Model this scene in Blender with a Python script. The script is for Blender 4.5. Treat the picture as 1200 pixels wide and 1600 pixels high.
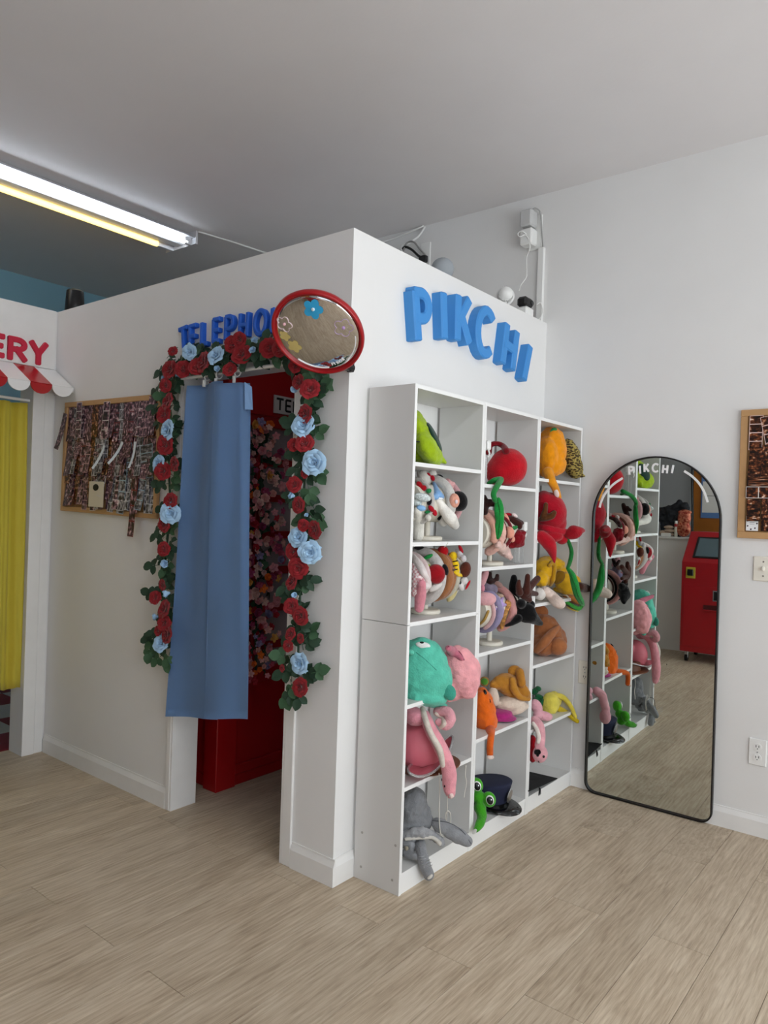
import bpy, bmesh, math, random
from mathutils import Vector, Matrix
from mathutils.bvhtree import BVHTree
for o in list(bpy.data.objects): bpy.data.objects.remove(o)
scn = bpy.context.scene
COL = scn.collection
random.seed(7)
R = math.radians

# ------------------------------------------------------------------ camera
CAM = Vector((1.8105, -2.0404, 1.4)); FPX = 1141.69
YAW, PITCH, ROLL = R(38.499), R(-0.016), R(1.911)
FW = Vector((-math.sin(YAW)*math.cos(PITCH), math.cos(YAW)*math.cos(PITCH), math.sin(PITCH)))
r_ = Vector((math.cos(YAW), math.sin(YAW), 0)); u_ = r_.cross(FW)
RT = math.cos(ROLL)*r_ + math.sin(ROLL)*u_
UP = -math.sin(ROLL)*r_ + math.cos(ROLL)*u_
cam_d = bpy.data.cameras.new('camera'); cam = bpy.data.objects.new('camera', cam_d); COL.objects.link(cam)
cam_d.sensor_fit = 'VERTICAL'; cam_d.sensor_height = 36.0; cam_d.lens = FPX/1600*36.0
cam_d.clip_start = 0.05
cam.matrix_world = Matrix(((RT.x, UP.x, -FW.x, CAM.x), (RT.y, UP.y, -FW.y, CAM.y), (RT.z, UP.z, -FW.z, CAM.z), (0, 0, 0, 1)))
scn.camera = cam
# ------------------------------------------------------------------ world, lights, exposure
w = bpy.data.worlds.new('world'); scn.world = w; w.use_nodes = True
bg = w.node_tree.nodes['Background']; bg.inputs[0].default_value = (0.80, 0.88, 1.0, 1); bg.inputs[1].default_value = 1.2
def area(name, loc, rot, sx, sy, power, color):
    l = bpy.data.lights.new(name, 'AREA'); l.shape = 'RECTANGLE'; l.size = sx; l.size_y = sy; l.energy = power; l.color = color
    o = bpy.data.objects.new(name, l); COL.objects.link(o); o.location = loc; o.rotation_euler = rot; return o
# daylight falling through the shop windows in the right-hand wall and the front wall
area('window_daylight_right', (4.38, -0.9, 1.55), (R(121), 0, R(90)), 4.2, 2.3, 150, (0.92, 0.97, 1.0))
area('window_daylight_front', (2.9, -4.05, 1.45), (R(90), 0, 0), 2.6, 2.1, 8, (0.95, 0.98, 1.0))
vs = scn.view_settings
vs.view_transform = 'Standard'; vs.look = 'None'; vs.gamma = 1.0; vs.use_curve_mapping = False
vs.exposure = -0.25

# ------------------------------------------------------------------ helpers
def ray(px, py): return RT*((px-600)/FPX) + UP*(-(py-800)/FPX) + FW
def SX(px, py, X): d = ray(px, py); return CAM + d*((X-CAM.x)/d.x)
def SY(px, py, Y): d = ray(px, py); return CAM + d*((Y-CAM.y)/d.y)
def SZ(px, py, Z): d = ray(px, py); return CAM + d*((Z-CAM.z)/d.z)
def scale_at(p): return (p-CAM).dot(FW)/FPX        # metres per pixel at a point
def lin(h):
    c = [int(h[i:i+2], 16)/255 for i in (0, 2, 4)]
    return tuple(v/12.92 if v <= 0.04045 else ((v+0.055)/1.055)**2.4 for v in c)+(1,)
def new_mat(name):
    m = bpy.data.materials.new(name); m.use_nodes = True
    nt = m.node_tree; b = nt.nodes['Principled BSDF']; return m, nt, b
def mat(name, h, rough=.6, metal=0, var=0, vscale=8, bump=0, bscale=200, sheen=0, spec=None, trans=0, emit=0):
    m, nt, b = new_mat(name)
    c = lin(h) if isinstance(h, str) else h
    b.inputs['Base Color'].default_value = c; b.inputs['Roughness'].default_value = rough; b.inputs['Metallic'].default_value = metal
    if spec is not None: b.inputs['Specular IOR Level'].default_value = spec
    if sheen:
        b.inputs['Sheen Weight'].default_value = sheen; b.inputs['Sheen Roughness'].default_value = .5
    if trans: b.inputs['Transmission Weight'].default_value = trans
    if emit:
        b.inputs['Emission Color'].default_value = c; b.inputs['Emission Strength'].default_value = emit
    tc = None
    if var or bump:
        tc = nt.nodes.new('ShaderNodeTexCoord')
    if var:
        n = nt.nodes.new('ShaderNodeTexNoise'); n.inputs['Scale'].default_value = vscale; n.inputs['Detail'].default_value = 5
        nt.links.new(tc.outputs['Object'], n.inputs['Vector'])
        mr = nt.nodes.new('ShaderNodeMapRange'); mr.inputs['From Min'].default_value = .25; mr.inputs['From Max'].default_value = .75
        mr.inputs['To Min'].default_value = 1-var; mr.inputs['To Max'].default_value = 1+var
        nt.links.new(n.outputs['Fac'], mr.inputs['Value'])
        mx = nt.nodes.new('ShaderNodeMix'); mx.data_type = 'RGBA'; mx.blend_type = 'MULTIPLY'; mx.inputs['Factor'].default_value = 1
        mx.inputs[6].default_value = c; nt.links.new(mr.outputs[0], mx.inputs[7]); nt.links.new(mx.outputs[2], b.inputs['Base Color'])
    if bump:
        n2 = nt.nodes.new('ShaderNodeTexNoise'); n2.inputs['Scale'].default_value = bscale; n2.inputs['Detail'].default_value = 3
        nt.links.new(tc.outputs['Object'], n2.inputs['Vector'])
        bp = nt.nodes.new('ShaderNodeBump'); bp.inputs['Strength'].default_value = bump; bp.inputs['Distance'].default_value = .004
        nt.links.new(n2.outputs['Fac'], bp.inputs['Height']); nt.links.new(bp.outputs[0], b.inputs['Normal'])
    return m
_fab = {}
def fabric(h):
    if h not in _fab: _fab[h] = mat('plush_'+h, h, .95, var=.16, vscale=30, bump=.7, bscale=180, sheen=.25, spec=.1)
    return _fab[h]

WL = {}; CUR = [None]
def finish(name, me, m, parent, kind=None):
    o = bpy.data.objects.new(name, me); COL.objects.link(o)
    if m is not None: me.materials.append(m)
    if parent: o.parent = parent
    if kind: o['kind'] = kind
    return o
def obj(name, bm, m, parent=None, smooth=False, kind=None, ang=None):
    """link a bmesh given in world coordinates as one mesh object"""
    if parent: off = WL[parent.name]
    else:
        vs_ = [v.co for v in bm.verts]
        off = Vector(((min(v.x for v in vs_)+max(v.x for v in vs_))/2, (min(v.y for v in vs_)+max(v.y for v in vs_))/2, min(v.z for v in vs_)))
    bmesh.ops.translate(bm, verts=bm.verts, vec=-off)
    me = bpy.data.meshes.new(name); bm.to_mesh(me); bm.free()
    if smooth:
        for p in me.polygons: p.use_smooth = True
    o = finish(name, me, m, parent, kind)
    if not parent: o.location = off
    WL[o.name] = off.copy()
    return o
def tag(o, label, cat, group=None):
    o['label'] = label; o['category'] = cat
    if group: o['group'] = group
    return o
def thing(name, loc, label, cat, group=None):
    o = bpy.data.objects.new(name, None); COL.objects.link(o); o.location = loc; o.empty_display_size = .05
    WL[o.name] = Vector(loc); CUR[0] = o.name; return tag(o, label, cat, group)
def add_box(bm, a, b, bev=0):
    a, b = Vector(a), Vector(b)
    g = bmesh.ops.create_cube(bm, size=1)
    vs_ = g['verts']
    for v in vs_:
        v.co = Vector([(a[i]+b[i])/2 + v.co[i]*abs(b[i]-a[i]) for i in range(3)])
    if bev:
        es = list({e for v in vs_ for e in v.link_edges})
        bmesh.ops.bevel(bm, geom=es, offset=bev, segments=1, affect='EDGES', profile=.5)
def box(a, b, bev=0):
    bm = bmesh.new(); add_box(bm, a, b, bev); return bm
def add_cyl(bm, p0, p1, r0, r1=None, seg=20, caps=True):
    p0, p1 = Vector(p0), Vector(p1); d = p1-p0
    if d.length < 1e-6: return
    q = d.to_track_quat('Z', 'Y').to_matrix().to_4x4()
    bmesh.ops.create_cone(bm, cap_ends=caps, segments=seg, radius1=r0, radius2=r0 if r1 is None else r1, depth=d.length,
                          matrix=Matrix.Translation((p0+p1)/2) @ q)
def cyl(p0, p1, r0, r1=None, seg=20):
    bm = bmesh.new(); add_cyl(bm, p0, p1, r0, r1, seg); return bm
def add_ell(bm, c, rad, rot=None, sub=2):
    M = Matrix.Translation(Vector(c)) @ (rot.to_4x4() if rot else Matrix.Identity(4)) @ Matrix.Diagonal((rad[0], rad[1], rad[2], 1))
    bmesh.ops.create_icosphere(bm, subdivisions=sub, radius=1, matrix=M)
def add_tube(bm, pts, r, seg=8, closed=False):
    """tube along a smooth line; r may be a list"""
    pts = [Vector(p) for p in pts]; n = len(pts)
    rs = r if isinstance(r, (list, tuple)) else [r]*n
    rings = []; prev = None
    for i, p in enumerate(pts):
        if closed: t = pts[(i+1) % n]-pts[i-1]
        else: t = pts[min(i+1, n-1)]-pts[max(i-1, 0)]
        t.normalize()
        if prev is None: prev = t.orthogonal()
        x = (prev - t*prev.dot(t)); x.normalize(); prev = x; y = t.cross(x)
        rings.append([bm.verts.new(p + (x*math.cos(2*math.pi*k/seg)+y*math.sin(2*math.pi*k/seg))*rs[i]) for k in range(seg)])
    rng = range(n if closed else n-1)
    for i in rng:
        a, b = rings[i], rings[(i+1) % n]
        for k in range(seg): bm.faces.new((a[k], a[(k+1) % seg], b[(k+1) % seg], b[k]))
    if not closed:
        bm.faces.new(rings[0][::-1]); bm.faces.new(rings[-1])
def tube(pts, r, seg=8, closed=False):
    bm = bmesh.new(); add_tube(bm, pts, r, seg, closed); return bm
def smooth_path(pts, n=6):
    """Catmull-Rom through points (Vectors)"""
    P = [Vector(p) for p in pts]; P = [2*P[0]-P[1]]+P+[2*P[-1]-P[-2]]; out = []
    for i in range(1, len(P)-2):
        a, b, c, d = P[i-1], P[i], P[i+1], P[i+2]
        for k in range(n):
            t = k/n
            out.append(.5*((2*b)+(c-a)*t+(2*a-5*b+4*c-d)*t*t+(3*b-a-3*c+d)*t**3))
    out.append(P[-2]); return out
def add_lathe(bm, prof, M, seg=24):
    rings = []
    for r, z in prof:
        if r < 1e-5: rings.append([bm.verts.new(M @ Vector((0, 0, z)))])
        else: rings.append([bm.verts.new(M @ Vector((r*math.cos(2*math.pi*k/seg), r*math.sin(2*math.pi*k/seg), z))) for k in range(seg)])
    for a, b in zip(rings, rings[1:]):
        for k in range(seg):
            k2 = (k+1) % seg
            if len(a) == 1 and len(b) == 1: continue
            if len(a) == 1: bm.faces.new((a[0], b[k2], b[k]))
            elif len(b) == 1: bm.faces.new((a[k], a[k2], b[0]))
            else: bm.faces.new((a[k], a[k2], b[k2], b[k]))
def frame(n, up=(0, 0, 1)):
    n = Vector(n).normalized(); x = Vector(up).cross(n).normalized(); y = n.cross(x)
    return Matrix((x, y, n)).transposed()
def struct(name, bm, m, parent=None): return obj(name, bm, m, parent, kind='structure' if not parent else None)
def subpoly(bm, pts, nrm, th):
    """closed outline of world points extruded by th along nrm"""
    nrm = Vector(nrm)
    a = [bm.verts.new(Vector(p)) for p in pts]; b = [bm.verts.new(Vector(p)+nrm*th) for p in pts]
    n = len(a)
    bm.faces.new(a[::-1]); bm.faces.new(b)
    for i in range(n): bm.faces.new((a[i], a[(i+1) % n], b[(i+1) % n], b[i]))
def recalc(bm): bmesh.ops.recalc_face_normals(bm, faces=bm.faces); return bm

# ------------------------------------------------------------------ materials
def wall_mat(name, h, var=.02):
    return mat(name, h, .62, var=var, vscale=3, bump=.08, bscale=60, spec=.3)
M_wall = wall_mat('white_paint', 'e9e8e6'); M_ceil = wall_mat('ceiling_paint', 'e3e0e0'); M_trim = mat('gloss_white_trim', 'ecebe8', .4, var=.03, vscale=10)
M_blue_wall = wall_mat('blue_paint', '8fc0d8'); M_grey_wall = wall_mat('grey_paint', '8d8c8d')
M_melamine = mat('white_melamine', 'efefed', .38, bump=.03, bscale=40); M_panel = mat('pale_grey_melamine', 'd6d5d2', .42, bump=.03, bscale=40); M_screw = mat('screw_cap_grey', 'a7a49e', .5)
M_white_pl = mat('white_plastic', 'efefec', .4); M_ivory = mat('ivory_plastic', 'ece7da', .4)
M_black = mat('black_plastic', '101012', .35); M_blackcloth = mat('black_cloth', '0c0c0e', .9, bump=.3, bscale=300)
M_red = mat('red_lacquer', 'a00810', .32, var=.05); M_red_rim = mat('red_rim_plastic', 'a30f18', .3)
M_metal = mat('metal', 'b8babd', .3, metal=1); M_cream = mat('cream_plastic', 'd8d2c3', .5)
M_foam_lb = mat('light_blue_foam', '3f8fd6', .55, bump=.05, bscale=200); M_foam_db = mat('royal_blue_foam', '1a62d0', .6, bump=.05, bscale=200)
M_foam_red = mat('crimson_foam', 'c8163a', .55, bump=.05, bscale=200)
M_pale_print = mat('white_print', 'f2f2f2', .6)

def wood_floor():
    m, nt, b = new_mat('greige_oak_plank'); N = nt.nodes.new; L = nt.links.new
    tc = N('ShaderNodeTexCoord'); oi = N('ShaderNodeObjectInfo')
    vm = N('ShaderNodeVectorMath'); vm.operation = 'MULTIPLY_ADD'
    cx = N('ShaderNodeCombineXYZ')
    for i, k in enumerate((37.0, 91.0, 53.0)):
        mm = N('ShaderNodeMath'); mm.operation = 'MULTIPLY'; mm.inputs[1].default_value = k; L(oi.outputs['Random'], mm.inputs[0]); L(mm.outputs[0], cx.inputs[i])
    vm.inputs[1].default_value = (1, 1, 1); L(tc.outputs['Object'], vm.inputs[0]); L(cx.outputs[0], vm.inputs[2])
    def nz(sx, sy, sc, det, dist=0):
        mp = N('ShaderNodeMapping'); mp.inputs['Scale'].default_value = (sx, sy, 1); L(vm.outputs[0], mp.inputs[0])
        n = N('ShaderNodeTexNoise'); n.inputs['Scale'].default_value = sc; n.inputs['Detail'].default_value = det; n.inputs['Distortion'].default_value = dist
        L(mp.outputs[0], n.inputs['Vector']); return n
    broad = nz(4, .9, 2.2, 4, 1.2); fine = nz(90, 3.2, 4.5, 6, .2); vein = nz(14, 1.3, 3.2, 3, 1.6)
    a = N('ShaderNodeMath'); a.operation = 'MULTIPLY_ADD'; a.inputs[1].default_value = .34; L(broad.outputs['Fac'], a.inputs[0])
    f2 = N('ShaderNodeMath'); f2.operation = 'MULTIPLY_ADD'; f2.inputs[1].default_value = .34; L(fine.outputs['Fac'], f2.inputs[0])
    v2 = N('ShaderNodeMath'); v2.operation = 'MULTIPLY'; v2.inputs[1].default_value = .34; L(vein.outputs['Fac'], v2.inputs[0])
    mpw = N('ShaderNodeMapping'); mpw.inputs['Scale'].default_value = (1, .10, 1); L(vm.outputs[0], mpw.inputs[0])
    wv = N('ShaderNodeTexWave'); wv.wave_type = 'BANDS'; wv.bands_direction = 'X'; wv.inputs['Scale'].default_value = 16; wv.inputs['Distortion'].default_value = 9; wv.inputs['Detail'].default_value = 4; wv.inputs['Detail Scale'].default_value = 1.1
    L(mpw.outputs[0], wv.inputs['Vector'])
    w2 = N('ShaderNodeMath'); w2.operation = 'MULTIPLY_ADD'; w2.inputs[1].default_value = .07; L(wv.outputs['Fac'], w2.inputs[0]); w2.inputs[2].default_value = -.02
    w3 = N('ShaderNodeMath'); w3.operation = 'ADD'; L(w2.outputs[0], w3.inputs[0]); L(v2.outputs[0], w3.inputs[1]); v2 = w3
    L(v2.outputs[0], f2.inputs[2]); L(f2.outputs[0], a.inputs[2])
    cr = N('ShaderNodeValToRGB'); e = cr.color_ramp.elements
    e[0].position = .30; e[0].color = lin('937f69'); e[1].position = .74; e[1].color = lin('dccdb6')
    e2 = cr.color_ramp.elements.new(.52); e2.color = lin('bfad95')
    L(a.outputs[0], cr.inputs[0])
    mr = N('ShaderNodeMapRange'); mr.inputs['To Min'].default_value = .93; mr.inputs['To Max'].default_value = 1.06; L(oi.outputs['Random'], mr.inputs['Value'])
    mx = N('ShaderNodeMix'); mx.data_type = 'RGBA'; mx.blend_type = 'MULTIPLY'; mx.inputs['Factor'].default_value = 1
    L(cr.outputs[0], mx.inputs[6]); L(mr.outputs[0], mx.inputs[7]); L(mx.outputs[2], b.inputs['Base Color'])
    b.inputs['Roughness'].default_value = .5; b.inputs['Specular IOR Level'].default_value = .35
    bp = N('ShaderNodeBump'); bp.inputs['Strength'].default_value = .12; bp.inputs['Distance'].default_value = .002; L(fine.outputs['Fac'], bp.inputs['Height']); L(bp.outputs[0], b.inputs['Normal'])
    return m
M_floor = wood_floor(); M_subfloor = mat('dark_joint', '5b5046', .8)

# ------------------------------------------------------------------ room shell
CZ = 3.17; YB = 1.605
XL, XR, YF = -4.05, 4.5, -4.2
struct('floor', box((XL-.2, YF-.2, -.12), (XR+.2, YB+.2, -.006)), M_subfloor)
floor = bpy.data.objects['floor']
PW, PL = .1825, 1.226
def plank_mesh():
    g = .0007
    bm = box((g, g, -.0058), (PW-g, PL-g, 0), .0007)
    me = bpy.data.meshes.new('plank'); bm.to_mesh(me); bm.free(); me.materials.append(M_floor); return me
pm = plank_mesh(); cnt = 0
for k in range(-9, 30):
    x0 = -.806 + PW*k - .0
    ph = .49 if k % 2 == 0 else -.08
    for j in range(-3, 2):
        y0 = ph + PL*j
        if y0 > YB-.02 or x0 > XR or x0 < XL: continue
        ln = min(PL, YB-y0)
        o = bpy.data.objects.new('plank', pm); COL.objects.link(o); o.parent = floor
        o.location = Vector((x0, y0, 0))-WL['floor']; o.scale = (1, ln/PL, 1)
ceil_ = struct('ceiling', box((XL-.2, YF-.2, CZ), (XR+.2, YB+.2, CZ+.12)), M_ceil)
struct('wall_back', box((XL-.12, YB, 0), (XR+.12, YB+.14, CZ)), M_wall)
struct('wall_left', box((XL-.14, YF, 0), (XL, YB, CZ)), M_blue_wall)
def wall_with_openings(bm, axis, c0, c1, lo, hi, z1, ops):
    """axis 'x': wall runs along x between y=c0..c1; ops = (a, b, z0, z1)"""
    def bx(a, b, za, zb):
        if b-a < 1e-4 or zb-za < 1e-4: return
        if axis == 'x': add_box(bm, (a, c0, za), (b, c1, zb))
        else: add_box(bm, (c0, a, za), (c1, b, zb))
    cur = lo
    for a, b, za, zb in sorted(ops):
        bx(cur, a, 0, z1); bx(a, b, 0, za); bx(a, b, zb, z1); cur = b
    bx(cur, hi, 0, z1)
M_glass, nt_, b_ = new_mat('window_glass'); b_.inputs['Transmission Weight'].default_value = 1; b_.inputs['Roughness'].default_value = 0; b_.inputs['IOR'].default_value = 1.05
bm = bmesh.new(); wall_with_openings(bm, 'y', XR, XR+.14, YF, YB, CZ, [(-3.1, -.95, .35, 2.75), (-.8, 1.3, .35, 2.75)]); struct('wall_right', bm, M_wall)
bm = bmesh.new(); wall_with_openings(bm, 'x', YF-.14, YF, XL, XR, CZ, [(1.5, 4.2, .35, 2.6)]); struct('wall_front', bm, M_grey_wall)
def window(name, a, b, axis):
    a, b = Vector(a), Vector(b)
    bm = bmesh.new(); t = .05
    def fr(p, q):
        if axis == 'y': add_box(bm, (a.x, p[0], p[1]), (b.x, q[0], q[1]))
        else: add_box(bm, (p[0], a.y, p[1]), (q[0], b.y, q[1]))
    lo, hi = (a.y, b.y) if axis == 'y' else (a.x, b.x)
    fr((lo, a.z), (lo+t, b.z)); fr((hi-t, a.z), (hi, b.z)); fr((lo, a.z), (hi, a.z+t)); fr((lo, b.z-t), (hi, b.z))
    w_ = obj(name, bm, M_trim, kind='structure')
    if axis == 'y': g = box(((a.x+b.x)/2-.003, lo+t, a.z+t), ((a.x+b.x)/2+.003, hi-t, b.z-t))
    else: g = box((lo+t, (a.y+b.y)/2-.003, a.z+t), (hi-t, (a.y+b.y)/2+.003, b.z-t))
    obj('pane', g, M_glass, w_)
window('window_1', (XR+.04, -3.1, .35), (XR+.1, -.95, 2.75), 'y')
window('window_2', (XR+.04, -.8, .35), (XR+.1, 1.3, 2.75), 'y')
window('window_3', (1.5, YF-.1, .35), (4.2, YF-.04, 2.6), 'x')

# booth walls
BT = 2.455; DL, DR, DH = -1.005, -.265, 1.985
bm = bmesh.new(); wall_with_openings(bm, 'x', 0, .13, -2.19, 0, BT, [(DL, DR, 0, DH)])
struct('wall_booth_front', bm, M_wall)
struct('wall_booth_side', box((-.13, .13, 0), (0, YB, BT)), M_wall)
struct('ceiling_booth', box((-2.19, .72, BT-.04), (-.13, YB, BT-.012)), M_wall)  # unseen roof added to shade the phone room, stopped short to let light in
# bakery wall, running toward the viewer, with its wide opening
bm = bmesh.new(); wall_with_openings(bm, 'y', -2.33, -2.19, -1.9, .13, BT, [(-1.25, -.125, 0, 2.06)])
struct('wall_bakery', bm, M_wall)
# fascia board of the bakery sign, a little proud of the wall
struct('trim_1', box((-2.19, -1.9, 2.13), (-2.183, -.012, BT), .001), M_trim)
# corner post of the bakery opening: two boards
struct('trim_2', box((-2.19, -.127, 0), (-2.176, -.062, 2.0), .002), M_trim)
struct('trim_3', box((-2.19, -.060, 0), (-2.182, -.010, 2.0), .002), M_trim)
# door casing of the telephone room: thin edge boards each side and a head board
struct('trim_4', box((DL-.028, -.012, 0), (DL, .0, DH+.03), .002), M_trim)
struct('trim_5', box((DR, -.012, 0), (DR+.05, .0, DH+.03), .003), M_trim)
struct('trim_6', box((DL, -.012, DH), (DR, .0, DH+.045), .003), M_trim)
# jamb linings
struct('trim_7', box((DL, -.01, 0), (DL+.012, .13, DH), .001), M_trim)
struct('trim_8', box((DR-.012, -.01, 0), (DR, .13, DH), .001), M_trim)
def baseboard(name, p, q, nrm, h=.1, t=.013):
    """profiled board on the floor line p-q"""
    p, q, nrm = Vector(p), Vector(q), Vector(nrm)
    bm = bmesh.new(); prof = [(0, 0), (t, 0), (t, h*.72), (t*.75, h*.8), (t*.35, h*.93), (t*.3, h), (0, h)]
    a = [bm.verts.new(p+nrm*d+Vector((0, 0, z))) for d, z in prof]; b = [bm.verts.new(q+nrm*d+Vector((0, 0, z))) for d, z in prof]
    n = len(a)
    for i in range(n): bm.faces.new((a[i], a[(i+1) % n], b[(i+1) % n], b[i]))
    bm.faces.new(a[::-1]); bm.faces.new(b); recalc(bm)
    return struct(name, bm, M_trim)
baseboard('baseboard_front', (-2.175, 0, 0), (DL-.029, 0, 0), (0, -1, 0))
baseboard('baseboard_corner', (DR+.051, 0, 0), (.013, 0, 0), (0, -1, 0))
baseboard('baseboard_side', (0, 0, 0), (0, 1.59, 0), (1, 0, 0))
baseboard('baseboard_back', (.015, YB, 0), (XR, YB, 0), (0, -1, 0), .095)

# ------------------------------------------------------------------ bakery corner on the left
M_tile_r = mat('red_tile', '7d0f1f', .3, var=.06); M_tile_w = mat('grey_white_tile', 'b9bdc2', .3, var=.04)
tile_floor = tag(obj('checker_floor', box((-4.04, -1.85, -.004), (-2.336, 1.1, .001)), M_subfloor), 'dark red and pale grey checkerboard tile floor behind the yellow curtain', 'tile floor')
bm0 = box((.0015, .0015, .001), (.3085, .3085, .0045), .001); tm = {}
for nm, mm in (('r', M_tile_r), ('w', M_tile_w)):
    me = bpy.data.meshes.new('tile'); bm0.to_mesh(me); me.materials.append(mm); tm[nm] = me
bm0.free()
for i in range(5):
    for j in range(-6, 4):
        x0 = -2.646-.31*i if i else -2.646; y0 = -.23+.31*j
        o = bpy.data.objects.new('tile', tm['r' if (i+j) % 2 == 0 else 'w']); COL.objects.link(o); o.parent = tile_floor
        o.location = Vector((x0, y0, 0))-WL[tile_floor.name]

M_aw_r = mat('glossy_red_awning', 'b01218', .22, spec=.6); M_aw_w = mat('glossy_white_awning', 'efeeec', .22, spec=.6)
aw = thing('striped_awning', (-2.18, -.9, 2.0), 'red and white striped glossy awning with scalloped edge under the red letters', 'awning')
ys = [-.012-.1145*k for k in range(0, 16)]
for k in range(15):
    y1, y0 = ys[k], ys[k+1]; m = M_aw_w if k % 2 == 0 else M_aw_r
    bm = bmesh.new(); xt, zt, xb, zb = -2.181, 2.128, -1.975, 2.012
    outer = [(xt, zt), (xb, zb)]
    pts = [Vector((xt, y0, zt)), Vector((xb, y0, zb))]
    # sloping panel
    subpoly(bm, [(xt, y0, zt), (xb, y0, zb), (xb, y1, zb), (xt, y1, zt)], (-.005, 0, -.009), 1)
    # scalloped valance
    arc = [(xb, (y0+y1)/2+(y1-y0)/2*math.cos(math.pi*t/10), zb-.004-.052*math.sin(math.pi*t/10)) for t in range(11)]
    subpoly(bm, arc, (-.007, 0, 0), 1)
    obj('stripe', recalc(bm), m, aw)
bm = bmesh.new(); subpoly(bm, [(-2.181, -.008, 2.128), (-1.975, -.008, 2.012), (-1.98, -.008, 1.985), (-2.181, -.008, 1.985)], (0, -.003, 0), 1)
obj('end_panel', recalc(bm), M_aw_w, aw)

def curtain(name, top, bot, z_top, z_bot, fold, n_fold, m, parent, thick=.0025, nu=60, nv=26, skew=0, seed=0):
    """top/bot = (start, end) points on the plan; folds push along the plan normal"""
    bm = bmesh.new(); rows = []
    for j in range(nv+1):
        v = j/nv; row = []
        a = Vector(top[0]).lerp(Vector(bot[0]), v**.85); b = Vector(top[1]).lerp(Vector(bot[1]), v**.85)
        nrm = Vector((b-a).to_2d().orthogonal().normalized().to_3d())
        z0 = z_top + (z_bot-z_top)*v
        for i in range(nu+1):
            u = i/nu
            amp = fold*(1-.35*v)
            s = math.sin(2*math.pi*n_fold*u+seed+.5*math.sin(3*v+seed)) + .35*math.sin(2*math.pi*(n_fold*2.3)*u+1.3*seed+2*v)
            p = a.lerp(b, u)+nrm*(amp*s); p.z = z0 + skew*u*v + .006*math.sin(2*math.pi*n_fold*u+seed)*v
            row.append(bm.verts.new(p))
        rows.append(row)
    for j in range(nv):
        for i in range(nu): bm.faces.new((rows[j][i], rows[j][i+1], rows[j+1][i+1], rows[j+1][i]))
    bmesh.ops.solidify(bm, geom=bm.faces, thickness=thick)
    return obj(name, bm, m, parent, smooth=True)
M_yel = mat('yellow_cotton', 'ffec5c', .75, var=.03, bump=.15, bscale=400, sheen=.2); M_bcur = mat('dusty_blue_cotton', '88b0e0', .7, var=.02, bump=.12, bscale=500, sheen=.2)
t = thing('yellow_curtain', (-2.25, -.6, .4), 'plain yellow curtain hanging in the doorway under the striped awning', 'curtain')
curtain('curtain_cloth', [(-2.215, -.140, 0), (-2.215, -1.2, 0)], [(-2.225, -.126, 0), (-2.225, -1.2, 0)], 1.925, .37, .026, 11, M_yel, t, nu=190)
bm = bmesh.new(); add_cyl(bm, (-2.225, -1.25, 1.945), (-2.225, -.125, 1.945), .008); obj('curtain_rod', bm, M_white_pl, t)
t2 = bpy.data.objects['yellow_curtain']

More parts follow.
